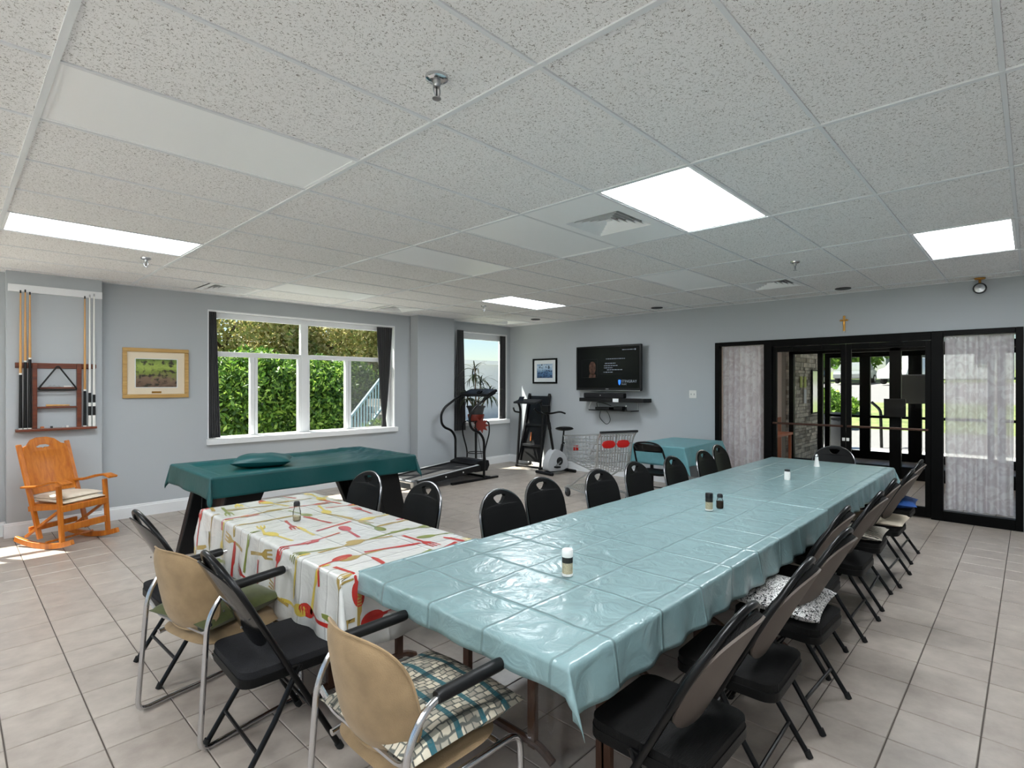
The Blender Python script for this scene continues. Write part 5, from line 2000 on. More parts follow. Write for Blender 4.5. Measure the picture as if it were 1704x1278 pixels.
# ================================================================== TREADMILL (flat)
tr = thing('treadmill', 'black treadmill with bent handrails in front of the small window', 'treadmill', (5.5, 6.85, 0))
X0, Y0 = 5.5, 6.85
P = lambda x, y, z: (x - X0, y - Y0, z)


def slope(x):
    return lerp(.13, .235, (x - 4.72) / (6.0 - 4.72))


for s in (-1, 1):
    yy = Y0 + s * .335
    sr_ = MB().bar(P(4.74, yy, slope(4.74) - .03), P(6.02, yy, slope(6.02) - .03), .075, .085).build('side_rail', 'black_plastic', tr, bevel=.008)
    MB().bar(P(4.80, yy, slope(4.80) + .016), P(6.0, yy, slope(6.0) + .016), .045, .008).build('rail_trim', 'grey_plastic', sr_)
    MB().bar(P(4.69, yy, slope(4.69) - .03), P(4.76, yy, slope(4.76) - .03), .085, .10).build('end_cap', 'steel', sr_, bevel=.012)
    for x in (4.95, 5.3, 5.65):
        MB().lathe([(0, 0), (.013, 0), (.010, .006), (0, .006)], 10, P(x, Y0 + s * .373, slope(x) - .03), Matrix.Rotation(-s * PI / 2, 4, 'X')).build('bolt_cover', 'white_plastic', sr_)
    # bent upright and handrail
    prof = [(6.11, .03), (6.11, .66), (6.02, .775), (5.87, .83), (5.805, .90), (5.79, 1.05), (5.87, 1.175), (6.12, 1.315), (6.36, 1.425)]
    MB().tube(fillet([P(x, Y0 + s * .36, z) for x, z in prof], [0, .1, .06, .06, .06, .06, .08, .1, 0], 4), .021, 10).build('handrail', 'black_metal', tr, smooth=True)
    MB().box(5.42 - X0, 6.42 - X0, s * .36 - .028, s * .36 + .028, 0, .035).build('foot_bar', 'black_metal', tr, bevel=.006)
MB().bar(P(4.78, Y0, slope(4.78) - .012), P(6.0, Y0, slope(6.0) - .012), .59, .02).build('deck', 'black_plastic', tr)
MB().bar(P(4.76, Y0, slope(4.76) + .003), P(6.0, Y0, slope(6.0) + .003), .50, .006).build('running_belt', 'belt', tr)
MB().tube([P(4.755, Y0 - .28, slope(4.75) - .015), P(4.755, Y0 + .28, slope(4.75) - .015)], .028, 12).build('rear_roller', 'steel', tr, smooth=True)
MB().plate([[(5.96, .13), (6.24, .13), (6.29, .22), (6.27, .30), (6.08, .31), (5.94, .27)]], .62, lambda u, v, k: P(u, Y0 + k, v)).build('motor_hood', 'black_plastic', tr, bevel=.012)
MB().box(6.2 - X0, 6.26 - X0, -.36, .36, .01, .045).build('base_crossbar', 'black_metal', tr, bevel=.006)
cs_ = MB().bar(P(6.20, Y0, 1.375), P(6.45, Y0, 1.465), .66, .05).build('console', 'black_plastic', tr, bevel=.012)
MB().bar(P(6.24, Y0, 1.413), P(6.40, Y0, 1.470), .34, .012).build('console_panel', 'dark_plastic', cs_, bevel=.003)
MB().bar(P(6.21, Y0 - .12, 1.42), P(6.26, Y0 - .12, 1.45), .09, .03).build('cup_rest', 'black_gloss', cs_, bevel=.006)

# ================================================================== FOLDED TREADMILL
ft2 = thing('treadmill', 'black treadmill with its deck folded upright against the television wall', 'treadmill', (7.55, 6.78, 0))
for s in (-1, 1):
    y = .29 * s
    MB().box(-.06, .33, y - .025, y + .025, 0, .045).build('base_rail', 'black_metal', ft2, bevel=.006)
    MB().tube(fillet([(-.03, y, .03), (-.01, y, .25), (.06, y * .98, 1.10), (-.02, y * .98, 1.24)], .08, 4), [.026] * 14 if False else .024, 10).build('upright', 'black_plastic', ft2, smooth=True)
    dr_ = MB().bar((.0, y * .86, .12), (.285, y * .86, 1.36), .045, .055, (0, 1, 0)).build('deck_rail', 'black_plastic', ft2, bevel=.008)
    MB().tube([(.275, y * .86, 1.32), (.29, y * .86, 1.385)], .028, 12).build('rail_cap', 'black_gloss', dr_, smooth=True)
    MB().tube(fillet([(.04, y, 1.03), (-.10, y * 1.02, 1.05), (-.16, y * .9, 1.12)], .06, 4), .016, 8).build('grip', 'black_metal', ft2, smooth=True)
    MB().lathe([(0, 0), (.035, 0), (.035, .02), (0, .02)], 14, (.32, y - .01, .035), Matrix.Rotation(PI / 2, 4, 'X')).build('wheel', 'rubber', ft2)
MB().bar((.018, 0, .12), (.30, 0, 1.34), .47, .022, (.97, 0, -.22)).build('deck', 'black_plastic', ft2)
for z in (.42, .80):
    MB().bar((.006 + (z - .12) * .23 - .02, -.25, z), (.006 + (z - .12) * .23 - .02, .25, z), .03, .045).build('deck_crossbar', 'dark_plastic', ft2, bevel=.004)
MB().tube([(-.03, -.29, .03), (-.03, .29, .03)], .02, 10).build('base_crossbar', 'black_metal', ft2, smooth=True)
MB().plate([[(-.15, 1.20), (.06, 1.26), (.05, 1.29), (-.15, 1.235)]], .56, lambda u, v, k: (u, k, v)).build('console', 'dark_plastic', ft2, bevel=.01)
MB().bar((-.07, .17, 1.25), (-.02, .17, 1.33), .12, .015).build('book_rest', 'black_plastic', ft2, bevel=.004)
MB().tube([(.085, .05, .50), (.10, .05, .66)], .012, 8).build('gas_strut', 'orange_plastic', ft2, smooth=True)

# ================================================================== EXERCISE BIKE (rider faces the -X side)
bk = thing('exercise_bike', 'white and black exercise bike in front of the folded treadmill', 'exercise bike', (7.42, 6.05, 0), math.radians(-8))
BX = lambda x, z: x - 7.42
MB().tube([(-.26, -.21, .03), (-.26, .21, .03)], .028, 12).build('front_stabilizer', 'black_plastic', bk, smooth=True)
MB().tube([(.30, -.19, .03), (.30, .19, .03)], .028, 12).build('rear_stabilizer', 'black_plastic', bk, smooth=True)
MB().tube([(-.26, 0, .045), (.30, 0, .045)], .02, 10).build('frame_tube', 'black_metal', bk, smooth=True)
body = [(-.24, .06), (.10, .05), (.22, .09), (.24, .20), (.16, .33), (.02, .42), (-.07, .43), (-.16, .36), (-.235, .22)]
MB().plate([[(p.x, p.y) for p in fillet([(a, b, 0) for a, b in body], .06, 4, closed=True)]], .15, lambda u, v, k: (u, k, v)).build('flywheel_housing', 'grey_plastic', bk, smooth=True, bevel=.02)
MB().plate([[(.07 * math.cos(a) + .03, .07 * math.sin(a) + .22) for a in linspace(0, 2 * PI, 22)[:-1]]], .17, lambda u, v, k: (u, k, v)).build('crank_cover', 'black_plastic', bk, smooth=True)
for s, a in ((1, .6), (-1, .6 + PI)):
    c = (.03 + .15 * math.cos(a), .22 + .15 * math.sin(a))
    ca2 = MB().bar((.03, .10 * s, .22), (c[0], .10 * s, c[1]), .014, .025, (0, 1, 0)).build('crank_arm', 'steel', bk)
    MB().box(c[0] - .045, c[0] + .045, .11 * s - (.08 if s < 0 else 0), .11 * s + (.08 if s > 0 else 0), c[1] - .014, c[1] + .014).build('pedal', 'black_plastic', ca2, bevel=.006)
MB().tube([(-.05, 0, .38), (-.10, 0, .62), (-.20, 0, 1.10)], .024, 10).build('handlebar_post', 'black_metal', bk, smooth=True)
MB().tube([(-.135, 0, .78), (-.16, 0, .90)], .032, 10).build('post_collar', 'black_plastic', bk, smooth=True)
MB().tube(fillet([(.02, -.22, 1.06), (-.12, -.24, 1.10), (-.20, -.10, 1.06), (-.20, .10, 1.06), (-.12, .24, 1.10), (.02, .22, 1.06)], .07, 5), .016, 10).build('handlebar', 'black_metal', bk, smooth=True)
MB().box(-.26, -.20, -.09, .09, 1.08, 1.20, Matrix.Rotation(math.radians(0), 4, 'Y')).build('monitor', 'black_plastic', bk, bevel=.012)
MB().tube([(.13, 0, .34), (.17, 0, .50)], .026, 10).build('seat_tube', 'black_metal', bk, smooth=True)
MB().tube([(.165, 0, .48), (.205, 0, .75)], .016, 10).build('seat_post', 'black_metal', bk, smooth=True)
MB().lathe([(0, 0), (.018, 0), (.018, .03), (0, .03)], 10, (.20, 0, .52), Matrix.Rotation(PI / 2, 4, 'Y')).build('adjust_knob', 'black_plastic', bk)
o = cushion_mesh(.26, .22, .075, 16, -.02, 0, 1, .3).build('saddle', 'black_vinyl', bk, smooth='all')
o.location = (.215, 0, .775)

# ================================================================== SHOPPING CART
ca = math.atan2(.95, .40)
ct = thing('shopping_cart', 'chrome wire shopping cart with red child seat flaps', 'shopping cart', (6.12, 4.31, 0), ca)
# local: +x toward the cart front, y across


def cartp(u, v, w):
    """u 0 rear..1 front, v -1..1 across, w 0 bottom..1 top of the basket."""
    hw = lerp(.27, .20, u) * lerp(.86, 1.0, w)
    zb_ = lerp(.44, .50, u)
    zt_ = lerp(.93, .83, u)
    x = lerp(-.46 - .06 * w, .44 + .05 * w, u)
    return Vector((x, v * hw, lerp(zb_, zt_, w)))


for s in (-1, 1):
    w_ = MB()
    for k in range(6):
        w = k / 5
        w_.tube([cartp(0, s, w), cartp(1, s, w)], .009 if k in (0, 5) else .006, 6)
    for k in range(10):
        w_.tube([cartp(k / 9, s, 0), cartp(k / 9, s, 1)], .0035, 5)
    w_.build('side_panel', 'cart_chrome', ct)
w_ = MB()
for k in range(7):
    w_.tube([cartp(1, -1, k / 6), cartp(1, 1, k / 6)], .0048, 6)
for k in range(8):
    w_.tube([cartp(1, -1 + 2 * k / 7, 0), cartp(1, -1 + 2 * k / 7, 1)], .004, 5)
w_.build('front_panel', 'cart_chrome', ct)
w_ = MB()
for k in range(5):
    w_.tube([cartp(0, -1, k / 4), cartp(0, 1, k / 4)], .0048, 6)
for k in range(13):
    w_.tube([cartp(0, -1 + 2 * k / 12, 0), cartp(0, -1 + 2 * k / 12, 1)], .0075, 6)
w_.build('rear_gate', 'cart_chrome', ct)
w_ = MB()
for k in range(9):
    w_.tube([cartp(k / 8, -1, 0), cartp(k / 8, 1, 0)], .005, 5)
for k in range(5):
    w_.tube([cartp(0, -1 + 2 * k / 4, 0), cartp(1, -1 + 2 * k / 4, 0)], .005, 5)
w_.build('basket_floor', 'cart_chrome', ct)
w_ = MB()
for k in range(6):
    v = -1 + 2 * k / 5
    w_.tube([cartp(.02, v * .95, .95), cartp(.30, v * .95, .30), cartp(.05, v * .95, .34)], .004, 5)
for k in range(4):
    w_.tube([cartp(.02 + .09 * k, -.95, .95 - .21 * k), cartp(.02 + .09 * k, .95, .95 - .21 * k)], .0048, 5)
w_.build('child_seat', 'cart_chrome', ct)
for s in (-1, 1):
    o = cushion_mesh(.20, .012, .10, 12, .0, 0, 1, .3).build('seat_flap', 'red_plastic', ct, smooth='all')
    c = cartp(0, s * .42, .74)
    o.location = (c.x - .012, c.y, c.z)
    o.rotation_euler = (0, 0, PI / 2)
    fr_ = MB()
    fr_.tube(fillet([cartp(0, s, 1) + Vector((-.06, 0, .03)), cartp(0, s, .9), Vector((-.40, s * .235, .40)), Vector((-.43, s * .25, .13)), Vector((.34, s * .235, .13))], .06, 4), .011, 8)
    fr_.tube([Vector((.30, s * .235, .13)), Vector((-.30, s * .235, .44))], .011, 8)
    fr_.build('frame_tube', 'cart_chrome', ct, smooth=True)
    for x in (-.42, .34):
        q = MB()
        q.lathe([(0, -.014), (.058, -.014), (.062, 0), (.058, .014), (0, .014)], 18, (x - .03, s * .24, .062), Matrix.Rotation(PI / 2, 4, 'X'))
        q.build('wheel', 'dark_plastic', ct, smooth=True)
        MB().bar((x - .03, s * .24 + .02, .062), (x, s * .24 + .02, .13), .006, .03, (0, 1, 0)).bar((x - .03, s * .24 - .02, .062), (x, s * .24 - .02, .13), .006, .03, (0, 1, 0)).build('caster_fork', 'steel', ct)
h0, h1 = cartp(0, -1, 1) + Vector((-.07, -.01, .035)), cartp(0, 1, 1) + Vector((-.07, .01, .035))
MB().tube([h0, h1], .016, 12).build('handle', 'dark_plastic', ct, smooth=True)
w_ = MB()
for k in range(10):
    w_.tube([(-.38, -.23 + .051 * k, .15), (.33, -.23 + .051 * k, .15)], .0048, 5)
w_.tube([(-.38, -.24, .15), (-.38, .24, .15)], .005, 6).tube([(.33, -.24, .15), (.33, .24, .15)], .005, 6)
w_.build('lower_rack', 'cart_chrome', ct)
MB().box(.492, .50, -.04, .04, .60, .68).build('corner_badge', 'red_plastic', ct, bevel=.003)

# ================================================================== POTTED PLANT ON ITS STAND
ps = thing('plant_stand', 'black bowed-leg plant stand by the small window', 'plant stand', (6.70, 7.33, 0))
for k in range(4):
    a = PI / 4 + k * PI / 2
    ca_, sa_ = math.cos(a), math.sin(a)
    MB().tube(fillet([(.20 * ca_, .20 * sa_, 0), (.15 * ca_, .15 * sa_, .32), (.25 * ca_, .25 * sa_, .70), (.23 * ca_, .23 * sa_, .88), (.14 * ca_, .14 * sa_, .90)], .12, 5), .013, 8).build('leg', 'black_metal', ps, smooth=True)
MB().lathe([(0, .885), (.17, .885), (.17, .90), (0, .90)], 24).build('top_plate', 'black_metal', ps, smooth=True)
ring = [(.155 * math.cos(a), .155 * math.sin(a), .32) for a in linspace(0, 2 * PI, 24)[:-1]]
MB().tube(ring, .008, 6, closed=True).build('lower_ring', 'black_metal', ps, smooth=True)
tag(MB().add([], []).lathe([(0, .0), (.13, .0), (.155, .10), (.15, .12), (.11, .02), (0, .02)], 28, (6.70, 7.33, .901)).build('foil_wrap', 'red_foil', smooth=True), 'red foil wrap around the foot of the plant pot', 'foil wrap')
star = []
for k in range(18):
    a = PI * k / 9
    r_ = .15 if k % 2 == 0 else .085
    star.append((r_ * math.cos(a), r_ * math.sin(a)))
o = tag(MB().plate([star], .012, lambda u, v, k: (u, k, v)).build('red_bow', 'red_foil', bevel=.004), 'rust red star-shaped decoration hanging below the plant pot', 'decoration')
o.location = (6.64, 7.13, .83)
o.rotation_euler = (0, 0, math.radians(-40))
pp = thing('potted_plant', 'tall spiky dracaena in a dark pot before the small window', 'plant', (6.70, 7.33, .923))
MB().lathe([(0, 0), (.105, 0), (.155, .22), (.175, .22), (.175, .25), (.15, .25), (.14, .20), (0, .20)], 28).build('pot', 'pot_grey', pp, smooth=True)
MB().lathe([(0, .2), (.138, .2), (.10, .215), (0, .22)], 20).build('soil', 'soil', pp, smooth=True)
stems = [((0.0, 0, .2), (-.03, .0, .95)), ((.05, .02, .2), (.14, .02, .66)), ((-.05, -.02, .2), (-.20, .02, .42)), ((.06, -.04, .2), (.32, -.02, .46))]
leaf_shapes = []
for L_, droop, w in ((.38, .10, .019), (.44, .26, .021), (.34, .02, .018)):
    vs, fs = [], []
    for k in range(9):
        u = k / 8
        x = L_ * u * (1 - .25 * droop / .26 * u)
        z = L_ * .55 * u - (L_ * .55 + droop) * u * u * .9
        ww = w * math.sin(PI * min(1, .12 + u * .88)) ** .6 if k < 8 else .0008
        vs += [(x, -ww, z + .004), (x, 0, z), (x, ww, z + .004)]
    for k in range(8):
        b = k * 3
        fs += [(b, b + 3, b + 4, b + 1), (b + 1, b + 4, b + 5, b + 2)]
    leaf_shapes.append((vs, fs))
lf0 = [None] * 3
pr = random.Random(8)
for (a, b) in stems:
    mid = Vector(a).lerp(Vector(b), .5) + Vector((.01, .01, 0))
    MB().tube([a, mid, b], [.014, .012, .009], 8).build('stem', 'stem', pp, smooth=True)
    for k in range(34):
        q = pr.randint(0, 2)
        if lf0[q] is None:
            lf0[q] = MB().add(*leaf_shapes[q]).build('leaf', 'plant_leaf', pp, smooth='all')
            o = lf0[q]
        else:
            o = lf0[q].copy()
            C.objects.link(o)
        h = pr.uniform(.62, 1.02)
        p = Vector(a).lerp(Vector(b), min(1, h))
        o.location = p
        o.rotation_euler = (pr.uniform(-.2, .2), -pr.uniform(-.1, .9) if h > .85 else pr.uniform(-.1, .5), pr.uniform(0, 2 * PI))
        o.scale = (pr.uniform(.6, .95),) * 3
tag(MB().tube(fillet([(6.92, 7.60, .84), (6.95, 7.575, .70), (7.0, 7.56, .40), (7.02, 7.50, .15), (6.90, 7.40, .008), (6.55, 7.30, .008)], .12, 5), .005, 6).build('power_cord', 'black_plastic', smooth=True), 'black power cord hanging from the small window sill', 'cord')


# ================================================================== OUTDOORS
def ground(name, m, xs, ys, zf):
    return struct(MB().sheet(xs, ys, lambda x, y: (x, y, zf(x, y))).build(name, m, smooth='all'))


ground('ground_garden', 'grass', linspace(-30, 13.2, 6), [7.95, 12, 60], lambda x, y: -.12)
ground('ground_bounce_strip', 'bounce_paving', linspace(-8, 8.2, 4), [7.90, 9.7], lambda x, y: -.10)  # unseen pale strip, added to reflect sun up through the windows
ground('ground_side', 'bounce_paving', [-40, -3.7], [-30, 0, 7.9], lambda x, y: -.12)
ground('ground_sidewalk', 'bounce_paving', [13.6, 16.0], [-30, 0, 40], lambda x, y: -.03)
ground('ground_drive', 'asphalt', [16.0, 21.5], [-30, 0, 40], lambda x, y: -.06 + .02 * max(0, x - 16))
ground('ground_bank', 'grass', linspace(21.5, 27, 6), [-30, 0, 40], lambda x, y: .05 + .75 * min(1, (x - 21.5) / 5.5) ** 1.0)
ground('ground_street', 'asphalt', [27, 46], [-50, 0, 60], lambda x, y: .80 + .045 * (x - 27))
ground('ground_lawn', 'grass', [46, 60, 120], [-80, 0, 100], lambda x, y: 1.66 + .03 * (x - 46))


def tree(label, loc, h, blobs, m, nleaf, size, trunk_r, seed, group, name='tree', branches=6):
    rn = random.Random(seed)
    t = thing(name, label, 'tree' if name == 'tree' else 'shrub', loc, 0, group)
    tk = MB()
    top = Vector((rn.uniform(-.2, .2), rn.uniform(-.2, .2), h * .55))
    tk.tube([(0, 0, -.1), top * .5 + Vector((rn.uniform(-.1, .1), 0, 0)), top], [trunk_r, trunk_r * .8, trunk_r * .5], 8)
    for k in range(branches):
        c, r = blobs[k % len(blobs)]
        s = top * rn.uniform(.35, .95)
        e = Vector(c) + Vector((rn.uniform(-.5, .5) * r[0], rn.uniform(-.5, .5) * r[1], rn.uniform(-.3, .4) * r[2]))
        tk.tube([s, s.lerp(e, .5) + Vector((0, 0, .1)), e], [trunk_r * .4, trunk_r * .28, trunk_r * .12], 6)
    tk.build('trunk', 'bark', t, smooth=True)
    vs, fs = [], []
    tot = sum(r[0] * r[1] + r[1] * r[2] + r[0] * r[2] for c, r in blobs)
    for c, r in blobs:
        n_ = int(nleaf * (r[0] * r[1] + r[1] * r[2] + r[0] * r[2]) / tot)
        for k in range(n_):
            d = Vector((rn.gauss(0, 1), rn.gauss(0, 1), rn.gauss(0, 1))).normalized() * (rn.uniform(.35, 1.0) ** .45)
            lump = 1 + .22 * mnoise.noise(Vector((d.x * 3 + seed, d.y * 3, d.z * 3)))
            p = Vector((c[0] + d.x * r[0] * lump, c[1] + d.y * r[1] * lump, c[2] + d.z * r[2] * lump))
            a = Vector((rn.gauss(0, 1), rn.gauss(0, 1), rn.gauss(0, 1))).normalized()
            b = a.orthogonal().normalized()
            b = (Matrix.Rotation(rn.uniform(0, 6.28), 3, a) @ b)
            c2 = a.cross(b)
            s = size * rn.uniform(.6, 1.3)
            i = len(vs)
            vs += [p - b * s, p + c2 * s * .45, p + b * s, p - c2 * s * .45]
            fs.append((i, i + 1, i + 2, i + 3))
    f = MB()
    f.v, f.f = [tuple(v) for v in vs], fs
    o = f.build('foliage', m, t)
    o['kind'] = 'stuff'
    return t


HG = 'trees and shrubs outside the big window'
tree('dense green shrub at the left behind the big window', (3.7, 11.6, -.12), 2.4, [((0, 0, 1.05), (1.2, .9, 1.25)), ((.8, .2, 1.5), (.8, .8, .95)), ((-.9, .2, 1.25), (.9, .8, 1.1))], 'leaf_green', 24000, .06, .07, 1, HG)
tree('dense green shrub in the middle behind the big window', (5.5, 11.9, -.12), 2.4, [((0, 0, 1.0), (1.1, .9, 1.2)), ((-.5, .1, 1.6), (.8, .8, .75)), ((.7, .3, 1.2), (.8, .8, 1.15))], 'leaf_green', 24000, .06, .07, 2, HG)
tree('green shrub at the right behind the big window above the stair rail', (7.5, 13.1, -.12), 2.6, [((0, 0, 1.1), (1.0, .8, 1.2)), ((.2, .2, 1.6), (.7, .7, .7))], 'leaf_green', 15000, .06, .07, 3, HG)
tree('tall tan-leaved tree behind the left of the big window', (5.0, 14.9, -.12), 5.5, [((0, 0, 3.2), (1.9, 1.3, 1.5)), ((-1.6, 0, 3.3), (1.4, 1.1, 1.2)), ((1.4, .2, 2.7), (1.3, 1, 1.1))], 'leaf_tan', 24000, .07, .12, 4, HG)
tree('tall tan-leaved tree behind the middle of the big window', (8.0, 15.4, -.12), 5.5, [((0, 0, 3.0), (1.7, 1.3, 1.5)), ((1.2, .2, 3.1), (1.0, 1.1, 1.1)), ((-1.3, 0, 2.6), (1.3, 1, 1.2))], 'leaf_tan', 22000, .07, .12, 5, HG)
tree('olive and tan tree at the far right of the big window', (10.2, 16.0, -.12), 4.8, [((0, 0, 2.7), (1.2, 1.2, 1.3)), ((-.3, 0, 1.4), (1.1, 1.0, 1.2))], 'leaf_tan', 15000, .07, .12, 6, HG)
for x_, y_, sd, lb in ((-1.9, 12.4, 21, 'green shrub outside the window behind the second rocking chair'), (-4.6, 12.8, 22, 'green shrub outside the window farthest left beyond the picture')):
    tree(lb, (x_, y_, -.12), 3.0, [((0, 0, 1.2), (1.4, .9, 1.5)), ((1.0, .2, 1.6), (.9, .8, 1.1)), ((-1.0, .2, 1.5), (.9, .8, 1.2))], 'leaf_green', 9000, .09, .07, sd, HG)
tree('low green bush at the foot of the outdoor stair rail', (6.9, 10.6, -.12), 1.0, [((0, 0, .5), (.7, .5, .42))], 'leaf_lime', 3500, .06, .03, 7, HG, 'shrub', 3)
# staircase rail seen through the right-hand pane
rl = thing('stair_railing', 'pale blue stair railing climbing outside the big window', 'railing', (6.2, 10.15, -.12))
A, B_ = Vector((-.35, .2, .95)), Vector((1.25, .9, 2.25))
for dz in (0, -.72):
    MB().bar(A + Vector((0, 0, dz)), B_ + Vector((0, 0, dz)), .05, .05).build('rail', 'rail_blue', rl, bevel=.006)
for k in range(17):
    p = A.lerp(B_, k / 16)
    MB().bar(p + Vector((0, 0, -.72)), p, .022, .022, (1, 0, 0)).build('baluster', 'rail_blue', rl)
for p in (A, B_):
    MB().box(p.x - .04, p.x + .04, p.y - .04, p.y + .04, 0, p.z + .08).build('newel_post', 'rail_blue', rl, bevel=.005)
for k in range(8):
    p = A.lerp(B_, (k + .5) / 8)
    MB().box(p.x - .12, p.x + .12, p.y - .1, p.y + .9, 0, max(.05, p.z - .95 + .1)).build('step', 'concrete', rl)
# pale building beyond the small window
wb_ = thing('garage_building', 'pale flat-roofed building outside the small window', 'building', (14.8, 17.5, -.12))
MB().box(-4.3, 6, 0, 5, 0, 2.55).build('wall', 'white_render', wb_)
MB().box(-4.4, 6.1, -.12, 5.1, 2.55, 2.72).build('roof_edge', 'grid_white', wb_)
MB().box(-2.2, -.2, -.03, .02, 0, 2.1).build('garage_door', 'panel_white', wb_, bevel=.01)

# beyond the entrance
DG = 'trees across the street from the entrance'
tree('bright green tree behind the parked cars across the street', (50, 12.5, 1.8), 9, [((0, 0, 4.6), (4, 3.5, 3.2)), ((3, 1.5, 4.0), (3, 3, 2.6)), ((-2, -2.5, 3.2), (2.6, 2.6, 2.4))], 'leaf_lime', 9000, .3, .25, 11, DG)
tree('green tree at the left across the street', (52, 21, 1.8), 9, [((0, 0, 4.6), (4.5, 4, 3.6)), ((0, -3, 3.4), (3, 3, 2.6))], 'leaf_green', 7000, .32, .25, 12, DG)
tree('pale green tree at the right across the street', (50, -6.5, 1.8), 9, [((0, 0, 4.2), (4, 4, 3.4)), ((0, 3, 3.4), (2.5, 2, 2.6))], 'leaf_lime', 7000, .32, .25, 13, DG)
tree('round green tree farthest right across the street', (48, -17, 1.8), 9, [((0, 0, 4.2), (4.5, 5, 3.6))], 'leaf_green', 6000, .34, .25, 14, DG)
tree('yellow-green shrub on the bank outside the entrance', (20.8, 5.35, .0), 1.3, [((0, 0, .75), (.8, .8, .75))], 'leaf_lime', 2500, .09, .04, 15, 'shrubs by the entrance', 'shrub', 3)
tree('grassy green shrub beside the drive outside the entrance', (24.0, 5.6, .3), 1.0, [((0, 0, .45), (.7, .9, .5))], 'leaf_lime', 1800, .09, .03, 16, 'shrubs by the entrance', 'shrub', 3)


def car(label, m, loc, rz, van=False):
    t = thing('car', label, 'car', loc, rz, 'parked cars across the street')
    H_ = 1.5 if not van else 1.75
    prof = [(-2.15, .35), (-2.2, .75), (-2.05, .92), (-1.5, .98), (-1.0, H_ - .05), (-.4, H_), (.7, H_ - .02), (1.35, .98), (2.0, .86), (2.2, .65), (2.15, .35)] if not van else \
        [(-2.2, .35), (-2.25, .95), (-2.1, H_ - .05), (-1.6, H_), (.5, H_), (1.2, 1.1), (2.0, .95), (2.2, .7), (2.15, .35)]
    MB().plate([prof], 1.7, lambda u, v, k: (u, k * (1 - .16 * max(0, (v - .9) / .6)), v)).build('body', m, t, smooth=True, bevel=.06)
    win = [(-1.32, 1.02), (-.92, H_ - .12), (.62, H_ - .12), (1.15, 1.02)] if not van else [(-2.0, 1.05), (-1.95, H_ - .14), (.45, H_ - .14), (1.05, 1.08)]
    MB().plate([win], 1.62, lambda u, v, k: (u, k * (1 - .13 * max(0, (v - .9) / .6)), v)).build('windows', 'car_glass', t)
    for x in (-1.35, 1.35):
        for s in (-1, 1):
            MB().lathe([(0, -.1), (.31, -.1), (.33, 0), (.31, .1), (0, .1)], 18, (x, s * .78, .33), Matrix.Rotation(PI / 2, 4, 'X')).build('wheel', 'rubber', t, smooth=True)
            MB().lathe([(0, 0), (.19, 0), (0, .02)], 14, (x, s * .885, .33), Matrix.Rotation(-s * PI / 2, 4, 'X')).build('hubcap', 'steel', t)


car('blue car parked across the street, leftmost of the three', 'car_blue', (44, 12.2, 1.57), math.radians(172))
car('grey car parked across the street behind the rail', 'car_grey', (44.5, 9.0, 1.6), math.radians(178))
car('silver van parked across the street, rightmost of the three', 'car_silver', (43.5, 5.9, 1.55), math.radians(166), True)
hs = thing('house', 'grey sided house across the street from the entrance', 'house', (56, 5.2, 1.95))
MB().box(-3, 3, -4.2, 3.4, 0, 3.6).build('wall', 'siding', hs)
MB().plate([[(-4.6, 3.6), (3.8, 3.6), (-.4, 6.2)]], 6.6, lambda u, v, k: (k, u, v)).build('roof', 'roof_grey', hs)
for y, z in ((-2.6, 1.0), (1.2, 1.0)):
    f = MB().box(-3.06, -2.98, y - .6, y + .6, z, z + 1.3).build('window', 'white_trim', hs)
    MB().box(-3.09, -3.05, y - .5, y + .5, z + .1, z + 1.2).build('pane', 'car_glass', f)

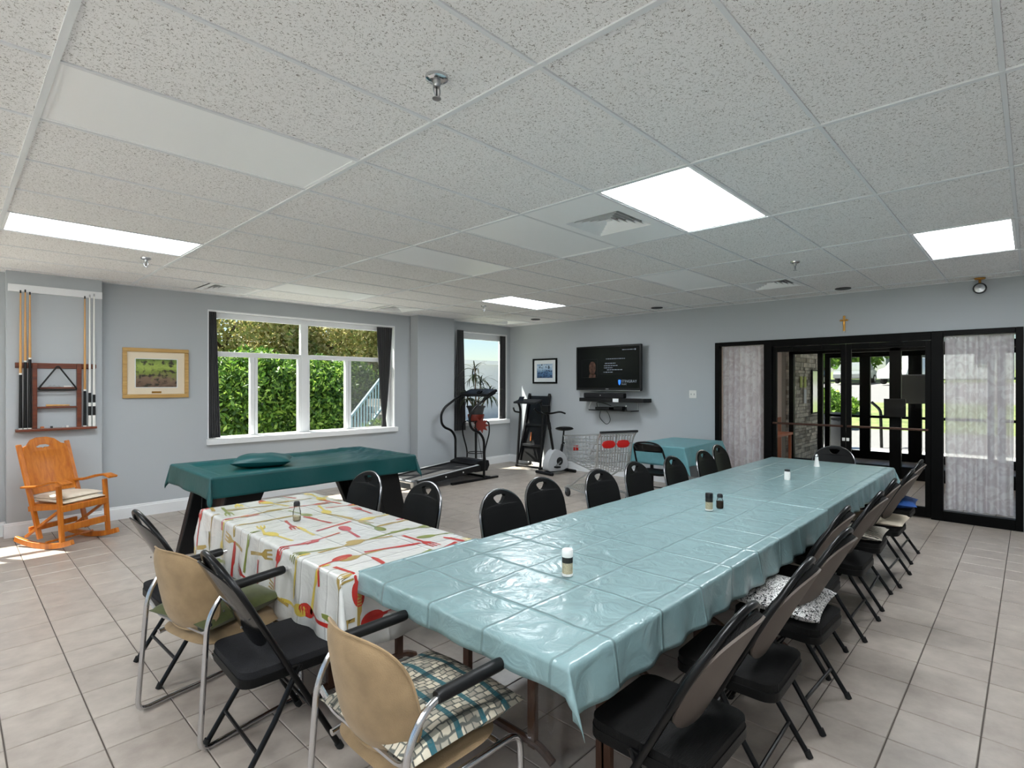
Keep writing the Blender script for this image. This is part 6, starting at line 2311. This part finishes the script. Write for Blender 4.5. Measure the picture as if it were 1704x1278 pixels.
# things at the entrance
sg = thing('notice_board', 'dark grey board fixed to the outer door glass', 'board', (LX3 - .12, 1.62, 1.18))
MB().box(-.02, .02, -.30, .30, .0, .56).build('panel', 'board_grey', sg, bevel=.006)
MB().box(-.024, .024, -.31, .31, .56, .58).build('top_trim', 'steel', sg)
MB().box(-.012, .06, -.05, .05, -.10, .0).build('mounting_bracket', 'black_metal', sg)
pl = thing('notice_board', 'small dark box on the middle post of the inner lobby glazing', 'board', (LX2 - .075, 1.64, 1.02))
MB().box(-.02, .02, -.15, .15, 0, .30).build('panel', 'black_plastic', pl, bevel=.006)
MB().box(-.022, .022, -.147, .147, .29, .305).build('top_trim', 'dark_plastic', pl)
for k, (x, z, w, h, m_, lab) in enumerate([(11.75, 1.50, .14, .22, 'paper_lime', 'pale paper notice on the stone wall'), (12.0, 1.50, .15, .22, 'paper_lime', 'lime paper notice on the stone wall'),
                                           (12.0, 1.18, .15, .28, 'paper_white', 'white paper notice low on the stone wall')]):
    n_ = MB().box(x - w / 2, x + w / 2, 3.30, 3.312, z, z + h).build('paper_notice', m_, bevel=.001)
    tag(n_, lab, 'notice')
mr = thing('wall_mirror', 'tall narrow mirror panel on the stone wall of the vestibule', 'mirror', (12.65, 3.31, .95))
MB().box(-.22, .22, -.025, 0, 0, .92).build('frame', 'black_frame', mr, bevel=.004)
MB().box(-.19, .19, -.028, -.024, .03, .89).build('mirror_glass', 'chrome', mr)
ra = thing('bike_rack', 'black metal rail post standing outside the entrance', 'rail post', (16.4, 2.75, -.04))
MB().tube(fillet([(0, 0, 0), (0, .02, .95), (0, .22, 1.15)], .1, 4), .035, 8).build('post', 'black_metal', ra, smooth=True)
MB().tube([(.1, -.35, 0), (.1, -.33, .85)], .035, 8).build('post', 'black_metal', ra, smooth=True)
MB().tube([(0, .02, .80), (.1, -.34, .80)], .03, 8).build('crossbar', 'black_metal', ra, smooth=True)
bn = thing('waste_bin', 'grey waste bin outside the entrance at left', 'bin', (15.4, 3.55, -.03))
MB().lathe([(0, 0), (.24, 0), (.29, .72), (.28, .74), (0, .74)], 20).build('bin_body', 'dark_plastic', bn, smooth=True)
MB().lathe([(0, .74), (.30, .74), (.30, .78), (.2, .88), (0, .90)], 20).build('bin_lid', 'black_plastic', bn, smooth=True)
ls = thing('lobby_sofa_table', 'low dark console table against the lobby wall', 'console table', (9.6, 3.17, 0))
MB().box(-.5, .5, -.2, .2, .70, .74).build('table_top', 'lobby_brown', ls, bevel=.006)
for x in (-.46, .46):
    for y in (-.16, .16):
        MB().box(x - .02, x + .02, y - .02, y + .02, 0, .70).build('leg', 'lobby_brown', ls)
